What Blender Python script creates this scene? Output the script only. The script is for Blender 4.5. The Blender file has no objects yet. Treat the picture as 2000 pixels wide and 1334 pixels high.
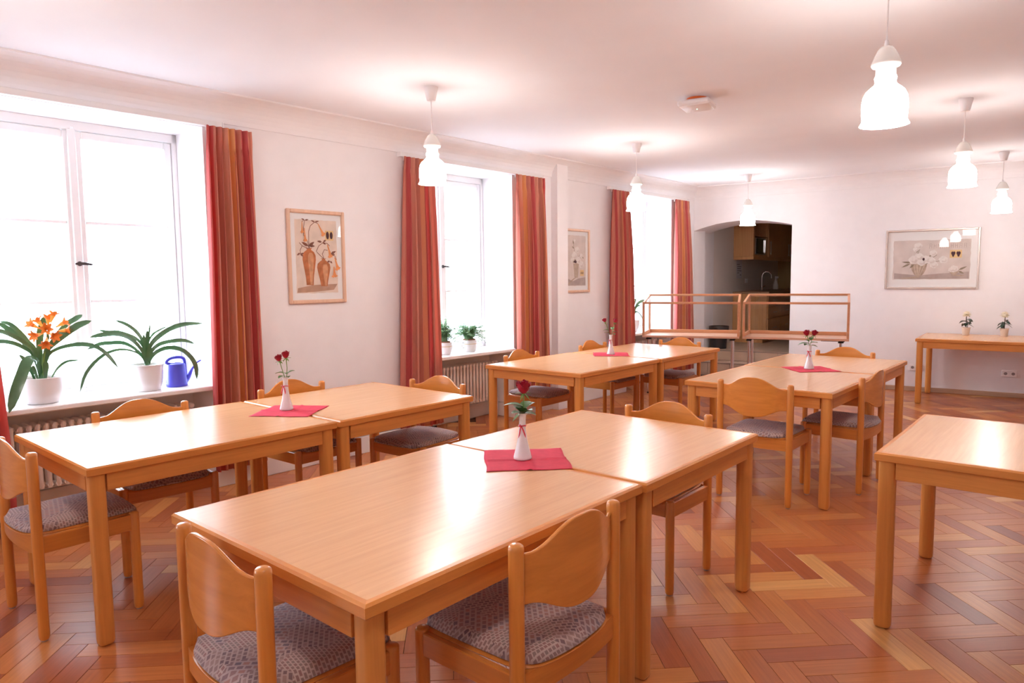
import bpy, bmesh, math, random
from math import pi, sin, cos, radians
from mathutils import Matrix, Vector

random.seed(7)
S = bpy.context.scene
COL = S.collection

# ------------------------------------------------------------------ camera
FPX = 1368.5
cam_d = bpy.data.cameras.new('camera')
cam = bpy.data.objects.new('camera', cam_d)
COL.objects.link(cam)
cam_d.sensor_width = 36.0
cam_d.lens = FPX / 2000.0 * 36.0
cam_d.clip_start = 0.02
fw = Vector((-0.6522586, 0.7527288, -0.0892076))
rt = Vector((0.7563386, 0.6540887, -0.0109514))
up = Vector((-0.0501063, 0.0746143, 0.9959528))
EYE = Vector((0, 0, 1.478))
cam.matrix_world = Matrix(((rt.x, up.x, -fw.x, EYE.x), (rt.y, up.y, -fw.y, EYE.y),
                           (rt.z, up.z, -fw.z, EYE.z), (0, 0, 0, 1)))
S.camera = cam

# ------------------------------------------------------------------ frames of the two walls
AL = -math.atan(0.010969)                     # window wall: local x into the room, local y along it
ML = Matrix.Translation((-4.89006, 0, 0)) @ Matrix.Rotation(AL, 4, 'Z')
AF = math.atan(0.13203)                       # far wall: local x along it, local y outwards
MF = Matrix.Translation((-2.5, 9.93708, 0)) @ Matrix.Rotation(AF, 4, 'Z')

# ------------------------------------------------------------------ sky, daylight and exposure
W = bpy.data.worlds.new('world'); S.world = W
W.use_nodes = True
bg = W.node_tree.nodes['Background']
bg.inputs[0].default_value = (0.74, 0.86, 1.0, 1)
bg.inputs[1].default_value = 4.7
NICHES = [(-2.32, -1.0), (1.0, 2.36), (4.38, 5.60), (7.765, 8.96)]  # first opening lies out of view, added for its daylight
SILL_Z, HEAD_Z = 0.745, 2.55
for i, (a, b) in enumerate(NICHES):           # portals: guide sky light through the window openings
    l = bpy.data.lights.new('window_portal', 'AREA')
    l.shape = 'RECTANGLE'; l.size = b - a; l.size_y = HEAD_Z - SILL_Z
    l.cycles.is_portal = True
    o = bpy.data.objects.new('window_portal', l); COL.objects.link(o)
    o.matrix_world = ML @ Matrix.Translation((-0.56, (a + b) / 2, (SILL_Z + HEAD_Z) / 2)) @ \
        Matrix.Rotation(-pi / 2, 4, 'Y') @ Matrix.Rotation(pi / 2, 4, 'Z')
S.view_settings.view_transform = 'Standard'
S.view_settings.look = 'None'
S.view_settings.gamma = 1.0
S.view_settings.use_curve_mapping = False
S.view_settings.exposure = 2.0
LAMP_W = 10.0
S.cycles.max_bounces = 12
S.cycles.diffuse_bounces = 7
S.cycles.glossy_bounces = 5
S.cycles.transparent_max_bounces = 16
S.cycles.sample_clamp_indirect = 8.0
S.cycles.use_denoising = True

# ------------------------------------------------------------------ materials
def newmat(name):
    m = bpy.data.materials.new(name); m.use_nodes = True
    nt = m.node_tree
    return m, nt, nt.nodes['Principled BSDF']

def plain(name, col, rough=0.5, metal=0.0, spec=0.5, noise=0.0, nscale=20, coat=0.0):
    m, nt, b = newmat(name)
    b.inputs['Roughness'].default_value = rough
    b.inputs['Metallic'].default_value = metal
    b.inputs['Specular IOR Level'].default_value = spec
    b.inputs['Coat Weight'].default_value = coat
    if noise:
        tc = nt.nodes.new('ShaderNodeTexCoord'); n = nt.nodes.new('ShaderNodeTexNoise')
        n.inputs['Scale'].default_value = nscale; n.inputs['Detail'].default_value = 4
        r = nt.nodes.new('ShaderNodeValToRGB')
        r.color_ramp.elements[0].position = 0.3; r.color_ramp.elements[1].position = 0.7
        r.color_ramp.elements[0].color = tuple(c * (1 - noise) for c in col) + (1,)
        r.color_ramp.elements[1].color = tuple(min(1, c * (1 + noise)) for c in col) + (1,)
        nt.links.new(tc.outputs['Object'], n.inputs['Vector'])
        nt.links.new(n.outputs[0], r.inputs[0]); nt.links.new(r.outputs[0], b.inputs['Base Color'])
    else:
        b.inputs['Base Color'].default_value = tuple(col) + (1,)
    return m

def wood(name, col, axis='Z', rough=0.35, var=0.18, coat=0.0, uv=False, fine=1.0, spec=0.5):
    """streaky grain running along one local axis; each object shifted by its random value"""
    m, nt, b = newmat(name)
    N, Lk = nt.nodes, nt.links
    tc = N.new('ShaderNodeTexCoord'); oi = N.new('ShaderNodeObjectInfo')
    mul = N.new('ShaderNodeVectorMath'); mul.operation = 'SCALE'
    comb = N.new('ShaderNodeCombineXYZ')
    for i in range(3): Lk.new(oi.outputs['Random'], comb.inputs[i])
    Lk.new(comb.outputs[0], mul.inputs[0]); mul.inputs['Scale'].default_value = 13.7
    add = N.new('ShaderNodeVectorMath'); add.operation = 'ADD'
    Lk.new(tc.outputs['UV' if uv else 'Object'], add.inputs[0]); Lk.new(mul.outputs[0], add.inputs[1])
    mp = N.new('ShaderNodeMapping')
    sc = {'X': (1.2, 28, 28), 'Y': (28, 1.2, 28), 'Z': (28, 28, 1.2)}[axis]
    mp.inputs['Scale'].default_value = tuple(s * fine for s in sc)
    Lk.new(add.outputs[0], mp.inputs['Vector'])
    n = N.new('ShaderNodeTexNoise'); n.inputs['Scale'].default_value = 1.6
    n.inputs['Detail'].default_value = 5; n.inputs['Roughness'].default_value = 0.6
    n.inputs['Distortion'].default_value = 0.4
    Lk.new(mp.outputs[0], n.inputs['Vector'])
    r = N.new('ShaderNodeValToRGB')
    e = r.color_ramp.elements
    e[0].position = 0.28; e[1].position = 0.72
    e[0].color = (col[0] * (1 - var), col[1] * (1 - var * 1.35), col[2] * (1 - var * 1.5), 1)
    e[1].color = (min(1, col[0] * (1 + var * .6)), min(1, col[1] * (1 + var * .75)), min(1, col[2] * (1 + var * .8)), 1)
    Lk.new(n.outputs[0], r.inputs[0]); Lk.new(r.outputs[0], b.inputs['Base Color'])
    b.inputs['Roughness'].default_value = rough
    b.inputs['Coat Weight'].default_value = coat
    b.inputs['Coat Roughness'].default_value = 0.2
    b.inputs['Specular IOR Level'].default_value = spec
    return m

WALLC = (0.86, 0.845, 0.865)
M = {}
M['wall'] = plain('painted_plaster', WALLC, 0.9, noise=0.015, nscale=6, spec=0.15)
M['ceiling'] = plain('ceiling_plaster', (0.875, 0.885, 0.93), 0.9, noise=0.012, nscale=2.5, spec=0.15)
M['cove'] = plain('cove_plaster', WALLC, 0.9, noise=0.015, nscale=5, spec=0.15)
M['white'] = plain('white_gloss_paint', (0.82, 0.80, 0.80), 0.35)
M['sill'] = plain('sill_paint', (0.82, 0.79, 0.79), 0.3)
M['radiator'] = plain('radiator_enamel', (0.86, 0.79, 0.74), 0.35)
M['grey'] = plain('kitchen_plaster', (0.78, 0.72, 0.68), 0.9)
M['kback'] = plain('ochre_wall', (0.60, 0.42, 0.18), 0.8)
M['tile'] = plain('beige_tile', (0.52, 0.39, 0.29), 0.4, noise=0.05, nscale=8)
M['grout'] = plain('grout', (0.22, 0.18, 0.16), 0.9)
M['nosing'] = plain('metal_nosing', (0.25, 0.21, 0.20), 0.4, metal=0.6)
M['subfloor'] = plain('joint_filler', (0.09, 0.035, 0.018), 0.8)
M['skirtwood'] = wood('skirting_wood', (0.50, 0.33, 0.22), 'X', 0.5)
M['top'] = wood('beech_laminate', (0.76, 0.435, 0.225), 'Y', 0.24, 0.075, fine=1.3, spec=0.55)
M['edge'] = wood('beech_edge', (0.70, 0.272, 0.060), 'Y', 0.35, 0.14)
M['edgex'] = wood('beech_edge_x', (0.70, 0.272, 0.060), 'X', 0.35, 0.14)
M['apron_x'] = wood('beech_apron_x', (0.70, 0.280, 0.065), 'X', 0.4, 0.16)
M['apron_y'] = wood('beech_apron_y', (0.70, 0.280, 0.065), 'Y', 0.4, 0.16)
M['leg'] = wood('beech_leg', (0.70, 0.295, 0.070), 'Z', 0.38, 0.14)
M['post'] = wood('beech_post', (0.70, 0.262, 0.048), 'Z', 0.28, 0.14, coat=0.3)
M['ply'] = wood('beech_ply', (0.70, 0.262, 0.048), 'X', 0.25, 0.14, coat=0.4, fine=0.7)
M['rail'] = wood('beech_rail', (0.63, 0.225, 0.042), 'X', 0.3, 0.14, coat=0.3)
M['raily'] = wood('beech_rail_y', (0.63, 0.225, 0.042), 'Y', 0.3, 0.14, coat=0.3)
M['case'] = wood('showcase_wood', (0.66, 0.31, 0.155), 'X', 0.35, 0.12)
M['caseboard'] = wood('showcase_board', (0.70, 0.41, 0.28), 'X', 0.3, 0.1)
M['kwood'] = wood('kitchen_beech', (0.64, 0.34, 0.14), 'Z', 0.4, 0.12)
M['rubber'] = plain('rubber', (0.05, 0.045, 0.045), 0.6)
M['glide'] = plain('plastic_glide', (0.35, 0.3, 0.27), 0.4)
M['black'] = plain('black_plastic', (0.018, 0.016, 0.018), 0.35)
M['chrome'] = plain('chrome', (0.78, 0.76, 0.78), 0.12, metal=1.0)
M['iron'] = plain('dark_iron', (0.06, 0.045, 0.045), 0.4, metal=0.7)
M['porcelain'] = plain('white_porcelain', (0.80, 0.78, 0.79), 0.12, coat=0.4)
M['ceramic'] = plain('white_ceramic', (0.76, 0.73, 0.74), 0.22, coat=0.3)
M['cream_pot'] = plain('cream_pot', (0.76, 0.62, 0.50), 0.45)
M['gold'] = plain('gold_line', (0.55, 0.38, 0.15), 0.4)
M['soil'] = plain('soil', (0.10, 0.045, 0.025), 0.95, noise=0.3, nscale=80)
M['terracotta'] = plain('inner_pot', (0.30, 0.12, 0.07), 0.8)
M['blue'] = plain('blue_plastic', (0.075, 0.07, 0.56), 0.38)
M['plastic'] = plain('white_plastic', (0.88, 0.86, 0.87), 0.35)
M['hole'] = plain('socket_recess', (0.30, 0.26, 0.26), 0.6)
M['napkin'] = plain('red_paper_napkin', (0.66, 0.055, 0.095), 0.75, noise=0.06, nscale=30, spec=0.2)
M['ribbon'] = plain('red_ribbon', (0.62, 0.012, 0.04), 0.35)
M['rose'] = plain('rose_petal', (0.32, 0.006, 0.025), 0.5, noise=0.2, nscale=60, spec=0.3)
M['stem'] = plain('green_stem', (0.16, 0.28, 0.06), 0.5)
M['roseleaf'] = plain('rose_leaf', (0.075, 0.17, 0.045), 0.4, noise=0.25, nscale=25)
M['darkleaf'] = plain('dark_leaf', (0.022, 0.050, 0.030), 0.35, noise=0.3, nscale=30)
M['strap'] = plain('strap_leaf', (0.06, 0.155, 0.06), 0.28, noise=0.2, nscale=14)
M['mum'] = plain('cream_petal', (0.86, 0.79, 0.62), 0.6)
M['orange_petal'] = plain('orange_petal', (0.90, 0.28, 0.04), 0.5, noise=0.15, nscale=40)
M['petal_throat'] = plain('yellow_petal_base', (0.90, 0.48, 0.10), 0.5)
M['orange_cable'] = plain('orange_cable', (0.80, 0.20, 0.05), 0.45)
M['bark'] = plain('plant_stem', (0.10, 0.06, 0.03), 0.8)
M['micro'] = plain('steel', (0.55, 0.53, 0.52), 0.3, metal=0.9)
M['dkglass'] = plain('dark_oven_glass', (0.01, 0.01, 0.012), 0.08)
M['counter'] = wood('worktop', (0.30, 0.18, 0.10), 'Y', 0.4)
M['paper'] = plain('paper_sheet', (0.72, 0.70, 0.74), 0.8)
M['ink'] = plain('printed_ink', (0.06, 0.05, 0.07), 0.8)
M['frame_beech'] = wood('picture_frame_beech', (0.74, 0.50, 0.36), 'Z', 0.35, 0.1)
M['frame_silver'] = plain('picture_frame_silver', (0.72, 0.62, 0.57), 0.25, metal=0.55)
M['mat'] = plain('picture_mount', (0.86, 0.825, 0.82), 0.9, spec=0.1)
M['print_warm'] = plain('print_ground_warm', (0.78, 0.63, 0.54), 0.9, noise=0.10, nscale=9, spec=0.1)
M['print_grey'] = plain('print_ground_grey', (0.70, 0.60, 0.56), 0.9, noise=0.09, nscale=7, spec=0.1)
M['p_terra'] = plain('print_terracotta', (0.52, 0.18, 0.075), 0.9, noise=0.25, nscale=22, spec=0.1)
M['p_terra_l'] = plain('print_terracotta_light', (0.66, 0.33, 0.18), 0.9, noise=0.2, nscale=22, spec=0.1)
M['p_orange'] = plain('print_orange', (0.80, 0.32, 0.13), 0.9, noise=0.15, nscale=30, spec=0.1)
M['p_brown'] = plain('print_brown', (0.28, 0.12, 0.085), 0.9, spec=0.1)
M['p_dark'] = plain('print_plum', (0.10, 0.045, 0.055), 0.9, spec=0.1)
M['p_gold'] = plain('print_gold', (0.78, 0.55, 0.27), 0.9, spec=0.1)
M['p_shadow'] = plain('print_umber', (0.50, 0.30, 0.21), 0.9, noise=0.15, nscale=12, spec=0.1)
M['p_white'] = plain('print_white', (0.80, 0.735, 0.70), 0.9, noise=0.06, nscale=40, spec=0.1)
M['p_white2'] = plain('print_white_shade', (0.70, 0.61, 0.57), 0.9, noise=0.06, nscale=40, spec=0.1)
M['p_stone'] = plain('print_stone', (0.48, 0.36, 0.28), 0.9, noise=0.15, nscale=25, spec=0.1)
M['p_stone2'] = plain('print_stone_light', (0.60, 0.47, 0.37), 0.9, noise=0.1, nscale=25, spec=0.1)
M['p_olive'] = plain('print_olive', (0.30, 0.24, 0.17), 0.9, spec=0.1)
M['p_grey'] = plain('print_greywash', (0.47, 0.37, 0.34), 0.9, noise=0.12, nscale=10, spec=0.1)
M['street'] = plain('street_paving', (0.30, 0.29, 0.28), 0.9)

def clear_glass(name, tint=(0.98, 0.99, 0.99), refl=1.0):
    m, nt, b = newmat(name); N = nt.nodes
    N.remove(b)
    tr = N.new('ShaderNodeBsdfTransparent'); tr.inputs[0].default_value = tint + (1,)
    gl = N.new('ShaderNodeBsdfGlossy'); gl.inputs['Roughness'].default_value = 0.01
    fr = N.new('ShaderNodeLayerWeight'); fr.inputs['Blend'].default_value = 0.5
    pw = N.new('ShaderNodeMath'); pw.operation = 'POWER'; pw.inputs[1].default_value = 5.0
    mu = N.new('ShaderNodeMath'); mu.operation = 'MULTIPLY_ADD'; mu.inputs[1].default_value = 0.9 * refl; mu.inputs[2].default_value = 0.03 * refl
    mx = N.new('ShaderNodeMixShader')
    nt.links.new(fr.outputs['Facing'], pw.inputs[0]); nt.links.new(pw.outputs[0], mu.inputs[0]); nt.links.new(mu.outputs[0], mx.inputs[0])
    nt.links.new(tr.outputs[0], mx.inputs[1]); nt.links.new(gl.outputs[0], mx.inputs[2])
    nt.links.new(mx.outputs[0], N['Material Output'].inputs[0])
    return m
M['glass'] = clear_glass('clear_glass', refl=0.55)
M['pane'] = clear_glass('window_glass', refl=0.6)

def glow(name, col, strength, base=(0.8, 0.78, 0.75)):
    m, nt, b = newmat(name)
    b.inputs['Base Color'].default_value = base + (1,)
    b.inputs['Roughness'].default_value = 0.2
    b.inputs['Emission Color'].default_value = col + (1,)
    b.inputs['Emission Strength'].default_value = strength
    return m
M['shade'] = glow('lit_opal_glass', (1.0, 0.92, 0.86), LAMP_W)
M['shade_neck'] = glow('opal_glass_neck', (1.0, 0.86, 0.72), 0.05, (0.66, 0.63, 0.61))
M['led'] = glow('green_led', (0.2, 1.0, 0.55), 1.5)

def fabric():
    m, nt, b = newmat('seat_fabric'); N, Lk = nt.nodes, nt.links
    tc = N.new('ShaderNodeTexCoord')
    vo = N.new('ShaderNodeTexVoronoi'); vo.inputs['Scale'].default_value = 11
    Lk.new(tc.outputs['Object'], vo.inputs['Vector'])
    sep = N.new('ShaderNodeSeparateColor'); Lk.new(vo.outputs['Color'], sep.inputs[0])
    def brick(rot, sx, c1, c2, mo):
        mp = N.new('ShaderNodeMapping'); mp.inputs['Rotation'].default_value = (0, 0, rot)
        Lk.new(tc.outputs['Object'], mp.inputs['Vector'])
        br = N.new('ShaderNodeTexBrick'); br.inputs['Scale'].default_value = sx
        br.inputs['Mortar Size'].default_value = 0.075
        br.inputs['Brick Width'].default_value = 0.55; br.inputs['Row Height'].default_value = 0.42
        br.inputs['Color1'].default_value = c1 + (1,); br.inputs['Color2'].default_value = c2 + (1,)
        br.inputs['Mortar'].default_value = mo + (1,)
        Lk.new(mp.outputs[0], br.inputs['Vector'])
        return br
    b1 = brick(0.6, 30, (0.15, 0.085, 0.10), (0.36, 0.24, 0.21), (0.46, 0.34, 0.31))
    b2 = brick(-0.75, 25, (0.38, 0.19, 0.15), (0.16, 0.12, 0.15), (0.44, 0.33, 0.31))
    b3 = brick(0.1, 38, (0.25, 0.19, 0.17), (0.30, 0.15, 0.14), (0.50, 0.37, 0.33))
    gt = N.new('ShaderNodeMath'); gt.operation = 'GREATER_THAN'; gt.inputs[1].default_value = 0.5
    Lk.new(sep.outputs[0], gt.inputs[0])
    gt2 = N.new('ShaderNodeMath'); gt2.operation = 'GREATER_THAN'; gt2.inputs[1].default_value = 0.62
    Lk.new(sep.outputs[1], gt2.inputs[0])
    m1 = N.new('ShaderNodeMix'); m1.data_type = 'RGBA'
    Lk.new(gt.outputs[0], m1.inputs['Factor']); Lk.new(b1.outputs[0], m1.inputs['A']); Lk.new(b2.outputs[0], m1.inputs['B'])
    m2 = N.new('ShaderNodeMix'); m2.data_type = 'RGBA'
    Lk.new(gt2.outputs[0], m2.inputs['Factor']); Lk.new(m1.outputs['Result'], m2.inputs['A']); Lk.new(b3.outputs[0], m2.inputs['B'])
    Lk.new(m2.outputs['Result'], b.inputs['Base Color'])
    b.inputs['Roughness'].default_value = 0.85
    b.inputs['Sheen Weight'].default_value = 0.3
    b.inputs['Sheen Tint'].default_value = (0.75, 0.70, 0.80, 1)
    return m
M['fabric'] = fabric()

def curtain_mat():
    m, nt, b = newmat('striped_curtain'); N, Lk = nt.nodes, nt.links
    tc = N.new('ShaderNodeTexCoord'); sp = N.new('ShaderNodeSeparateXYZ')
    Lk.new(tc.outputs['UV'], sp.inputs[0])
    fr = N.new('ShaderNodeMath'); fr.operation = 'FRACT'; Lk.new(sp.outputs[0], fr.inputs[0])
    r = N.new('ShaderNodeValToRGB'); cr = r.color_ramp; cr.interpolation = 'CONSTANT'
    cols = [(0.73, 0.165, 0.150), (0.78, 0.34, 0.255), (0.70, 0.245, 0.185), (0.86, 0.43, 0.30), (0.90, 0.45, 0.20),
            (0.76, 0.30, 0.22), (0.72, 0.165, 0.160), (0.86, 0.42, 0.31), (0.70, 0.28, 0.21), (0.88, 0.44, 0.26)]
    w = [0.11, 0.09, 0.12, 0.07, 0.09, 0.12, 0.13, 0.09, 0.10, 0.08]
    t = 0
    while len(cr.elements) < len(cols): cr.elements.new(0.5)
    for i, c in enumerate(cols):
        cr.elements[i].position = t; t += w[i]
    for i, c in enumerate(cols): cr.elements[i].color = c + (1,)
    Lk.new(fr.outputs[0], r.inputs[0])
    no = N.new('ShaderNodeTexNoise'); no.inputs['Scale'].default_value = 300
    Lk.new(tc.outputs['Object'], no.inputs['Vector'])
    b.inputs['Roughness'].default_value = 0.8; b.inputs['Specular IOR Level'].default_value = 0.15
    Lk.new(r.outputs[0], b.inputs['Base Color'])
    tl = N.new('ShaderNodeBsdfTranslucent'); Lk.new(r.outputs[0], tl.inputs[0])
    mx = N.new('ShaderNodeMixShader'); mx.inputs[0].default_value = 0.38
    Lk.new(b.outputs[0], mx.inputs[1]); Lk.new(tl.outputs[0], mx.inputs[2])
    Lk.new(mx.outputs[0], N['Material Output'].inputs[0])
    return m
M['curtain'] = curtain_mat()

# parquet: ten tones, grain along U, shifted per plank
TONES = [(0.46, 0.145, 0.045), (0.50, 0.168, 0.050), (0.42, 0.125, 0.040), (0.53, 0.190, 0.056), (0.38, 0.105, 0.038),
         (0.56, 0.220, 0.066), (0.46, 0.138, 0.050), (0.27, 0.070, 0.034), (0.62, 0.270, 0.082), (0.68, 0.36, 0.125)]
for i, c in enumerate(TONES):
    M['plank%d' % i] = wood('parquet_%s' % 'abcdefghij'[i], c, 'X', 0.3, 0.16, uv=True, fine=1.6)

# ------------------------------------------------------------------ mesh building
class MB:
    def __init__(self): self.v = []; self.f = []; self.mi = []; self.uv = None
    def add(self, vs, fs, mi=0, X=None):
        o = len(self.v)
        self.v += [tuple(X @ Vector(p)) if X else tuple(p) for p in vs]
        self.f += [tuple(i + o for i in f) for f in fs]; self.mi += [mi] * len(fs)
        return self
    def box(self, x0, x1, y0, y1, z0, z1, mi=0, X=None):
        v = [(x0, y0, z0), (x1, y0, z0), (x1, y1, z0), (x0, y1, z0), (x0, y0, z1), (x1, y0, z1), (x1, y1, z1), (x0, y1, z1)]
        return self.add(v, [(3, 2, 1, 0), (4, 5, 6, 7), (0, 1, 5, 4), (1, 2, 6, 5), (2, 3, 7, 6), (3, 0, 4, 7)], mi, X)
    def cbox(self, x0, x1, y0, y1, z0, z1, c=0.003, mi=0, X=None):
        """box with chamfered edges"""
        ctr = ((x0 + x1) / 2, (y0 + y1) / 2, (z0 + z1) / 2); h = ((x1 - x0) / 2, (y1 - y0) / 2, (z1 - z0) / 2)
        c = min(c, min(h) * 0.9)
        vs, idx = [], {}
        for sx in (-1, 1):
            for sy in (-1, 1):
                for sz in (-1, 1):
                    for ax in range(3):
                        s = (sx, sy, sz)
                        idx[(s, ax)] = len(vs)
                        vs.append(tuple(ctr[k] + s[k] * (h[k] - (0 if k == ax else c)) for k in range(3)))
        fs = []
        def sg(ax, a, b, sa, sb, s):
            r = [0, 0, 0]; r[ax] = s; r[a] = sa; r[b] = sb; return tuple(r)
        for ax in range(3):
            a, b = [k for k in range(3) if k != ax]
            for s in (-1, 1):
                q = [idx[(sg(ax, a, b, sa, sb, s), ax)] for sa, sb in ((-1, -1), (1, -1), (1, 1), (-1, 1))]
                if (s > 0) == (ax == 1): q.reverse()
                fs.append(tuple(q))
            for sa in (-1, 1):
                for sb in (-1, 1):
                    p, n = sg(ax, a, b, sa, sb, 1), sg(ax, a, b, sa, sb, -1)
                    q = [idx[(n, a)], idx[(p, a)], idx[(p, b)], idx[(n, b)]]
                    flip = sa * sb * (1 if ax != 1 else -1) > 0
                    fs.append(tuple(reversed(q)) if flip else tuple(q))
        for sx in (-1, 1):
            for sy in (-1, 1):
                for sz in (-1, 1):
                    q = [idx[((sx, sy, sz), k)] for k in range(3)]
                    fs.append(tuple(q) if sx * sy * sz > 0 else tuple(reversed(q)))
        return self.add(vs, fs, mi, X)
    def lathe(self, prof, n=24, mi=0, X=None):
        vs, fs = [], []
        rings = []
        for r, z in prof:
            if r < 1e-6: rings.append([len(vs)]); vs.append((0, 0, z))
            else:
                rings.append(list(range(len(vs), len(vs) + n)))
                vs += [(r * cos(2 * pi * k / n), r * sin(2 * pi * k / n), z) for k in range(n)]
        for a, b in zip(rings, rings[1:]):
            for k in range(n):
                k2 = (k + 1) % n
                if len(a) == 1 and len(b) == 1: continue
                if len(a) == 1: fs.append((a[0], b[k2], b[k]))
                elif len(b) == 1: fs.append((a[k], a[k2], b[0]))
                else: fs.append((a[k], a[k2], b[k2], b[k]))
        return self.add(vs, fs, mi, X)
    def cyl(self, x, y, z0, z1, r, n=16, mi=0, dome=0.0, X=None):
        p = [(0, z0), (r * .9, z0), (r, z0 + r * .1)]
        if dome: p += [(r, z1 - dome), (r * .92, z1 - dome * .45), (r * .7, z1 - dome * .12), (0, z1)]
        else: p += [(r, z1 - r * .1), (r * .9, z1), (0, z1)]
        T = Matrix.Translation((x, y, 0))
        return self.lathe(p, n, mi, X @ T if X else T)
    def tube(self, pts, r, n=8, mi=0, X=None, flat=None, cap=True):
        """tube along pts; r a number or list; flat=(w list, t) gives a flattened section (leaves)"""
        P = [Vector(p) for p in pts]; m = len(P)
        rr = r if isinstance(r, (list, tuple)) else [r] * m
        vs, fs = [], []
        N = None
        for i in range(m):
            T = (P[min(i + 1, m - 1)] - P[max(i - 1, 0)])
            if T.length < 1e-9: T = Vector((0, 0, 1))
            T.normalize()
            if N is None:
                N = Vector((0, 0, 1)).cross(T)
                if N.length < 1e-3: N = Vector((1, 0, 0))
            N = (N - T * N.dot(T)).normalized(); B = T.cross(N)
            for k in range(n):
                a = 2 * pi * k / n
                if flat: vs.append(P[i] + N * cos(a) * rr[i] + B * sin(a) * min(flat, rr[i] * .5))
                else: vs.append(P[i] + (N * cos(a) + B * sin(a)) * rr[i])
        for i in range(m - 1):
            for k in range(n):
                k2 = (k + 1) % n
                fs.append((i * n + k, i * n + k2, (i + 1) * n + k2, (i + 1) * n + k))
        if cap: fs.append(tuple(reversed(range(n)))); fs.append(tuple(range((m - 1) * n, m * n)))
        return self.add(vs, fs, mi, X)
    def prism(self, pts, y0, y1, mi=0, X=None):
        """polygon in x,z extruded along y"""
        n = len(pts)
        vs = [(p[0], y0, p[1]) for p in pts] + [(p[0], y1, p[1]) for p in pts]
        fs = [tuple(range(n)), tuple(reversed(range(n, 2 * n)))]
        fs += [(i, i + n, (i + 1) % n + n, (i + 1) % n) for i in range(n)]
        return self.add(vs, fs, mi, X)
    def grid(self, fn, nu, nv, mi=0, X=None, closed=False):
        vs = [fn(i / nu, j / nv) for j in range(nv + 1) for i in range(nu + 1)]
        fs = [(j * (nu + 1) + i, j * (nu + 1) + i + 1, (j + 1) * (nu + 1) + i + 1, (j + 1) * (nu + 1) + i) for j in range(nv) for i in range(nu)]
        return self.add(vs, fs, mi, X)
    def mesh(self, name, mats, smooth=False, fix=True):
        me = bpy.data.meshes.new(name)
        me.from_pydata(self.v, [], self.f)
        mats = mats if isinstance(mats, (list, tuple)) else [mats]
        for m in mats: me.materials.append(M[m] if isinstance(m, str) else m)
        me.polygons.foreach_set('material_index', self.mi)
        if fix:
            bm = bmesh.new(); bm.from_mesh(me)
            bmesh.ops.recalc_face_normals(bm, faces=bm.faces); bm.to_mesh(me); bm.free()
        if smooth:
            me.polygons.foreach_set('use_smooth', [True] * len(me.polygons))
            if smooth is not True: me.set_sharp_from_angle(angle=radians(smooth))
        me.update()
        return me

def link(name, me, parent=None, mw=None):
    o = bpy.data.objects.new(name, me); COL.objects.link(o)
    if parent is not None: o.parent = parent
    if mw is not None: o.matrix_world = mw
    return o

def part(name, mb, mats, parent=None, smooth=35, loc=None, fix=True):
    o = link(name, mb.mesh(name, mats, smooth, fix), parent)
    if loc is not None: o.matrix_local = loc
    return o

def tag(o, label=None, cat=None, group=None, kind=None):
    if label: o['label'] = label
    if cat: o['category'] = cat
    if group: o['group'] = group
    if kind: o['kind'] = kind
    return o

def thing(name, mw, label, cat, group=None):
    o = bpy.data.objects.new(name, None); COL.objects.link(o)
    o.empty_display_size = 0.1
    o.matrix_world = mw
    return tag(o, label, cat, group)

def struct(name, mb, mats, mw=None, smooth=35, parent=None, fix=True):
    o = part(name, mb, mats, parent, smooth, fix=fix)
    if mw is not None: o.matrix_world = mw
    if parent is None: o['kind'] = 'structure'
    return o

def sroot(name, mw):
    o = bpy.data.objects.new(name, None); COL.objects.link(o); o.empty_display_size = 0.1
    o.matrix_world = mw; o['kind'] = 'structure'
    return o

def dup(root, mw, label, group=None):
    r = root.copy(); COL.objects.link(r); r.matrix_world = mw
    r['label'] = label
    if group: r['group'] = group
    for ch in list(root.children):
        c = ch.copy(); COL.objects.link(c); c.parent = r; c.matrix_parent_inverse = ch.matrix_parent_inverse
        for g in list(ch.children):
            d = g.copy(); COL.objects.link(d); d.parent = c; d.matrix_parent_inverse = g.matrix_parent_inverse
    return r

def T(x, y, z=0, a=0): return Matrix.Translation((x, y, z)) @ Matrix.Rotation(a, 4, 'Z')

# ================================================================== THE ROOM
ZC, ZW = 2.76, 2.592
# window wall with four window niches, the first unseen and added for light
mb = MB()
edges = [-3.0] + [e for n in NICHES for e in n] + [10.0]
for a, b in zip(edges[0::2], edges[1::2]): mb.box(-0.6, 0, a, b, -0.05, 2.95)
for a, b in NICHES:
    mb.box(-0.6, 0, a, b, HEAD_Z, 2.95)
    mb.box(-0.6, -0.36, a, b, -0.05, SILL_Z - 0.035)
struct('wall_left', mb, 'wall', ML)
# pillar strip against the window wall
mb = MB().box(-0.02, 0.09, 6.25, 6.44, 0, ZC)
mb.box(-0.02, 0.11, 6.23, 6.46, 0, 0.12)
struct('trim_1', mb, 'wall', ML)
# far wall with arched opening into the kitchenette
arch = [(-2.30, 2.149), (-2.13, 2.196), (-1.966, 2.233), (-1.82, 2.252), (-1.674, 2.263), (-1.54, 2.264), (-1.412, 2.257),
        (-1.28, 2.243), (-1.163, 2.224), (-1.05, 2.202), (-0.934, 2.176)]
mb = MB()
for (xa, za), (xb, zb) in zip(arch, arch[1:]):
    mb.prism([(xa, za), (xb, zb), (xb, 2.95), (xa, 2.95)], 0, 0.72)
mb.box(-0.934, 6.6, 0, 0.72, -0.05, 2.95)
mb.box(-2.9, -2.30, 0, 0.72, 2.149, 2.95)
struct('wall_far', mb, 'wall', MF)
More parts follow.
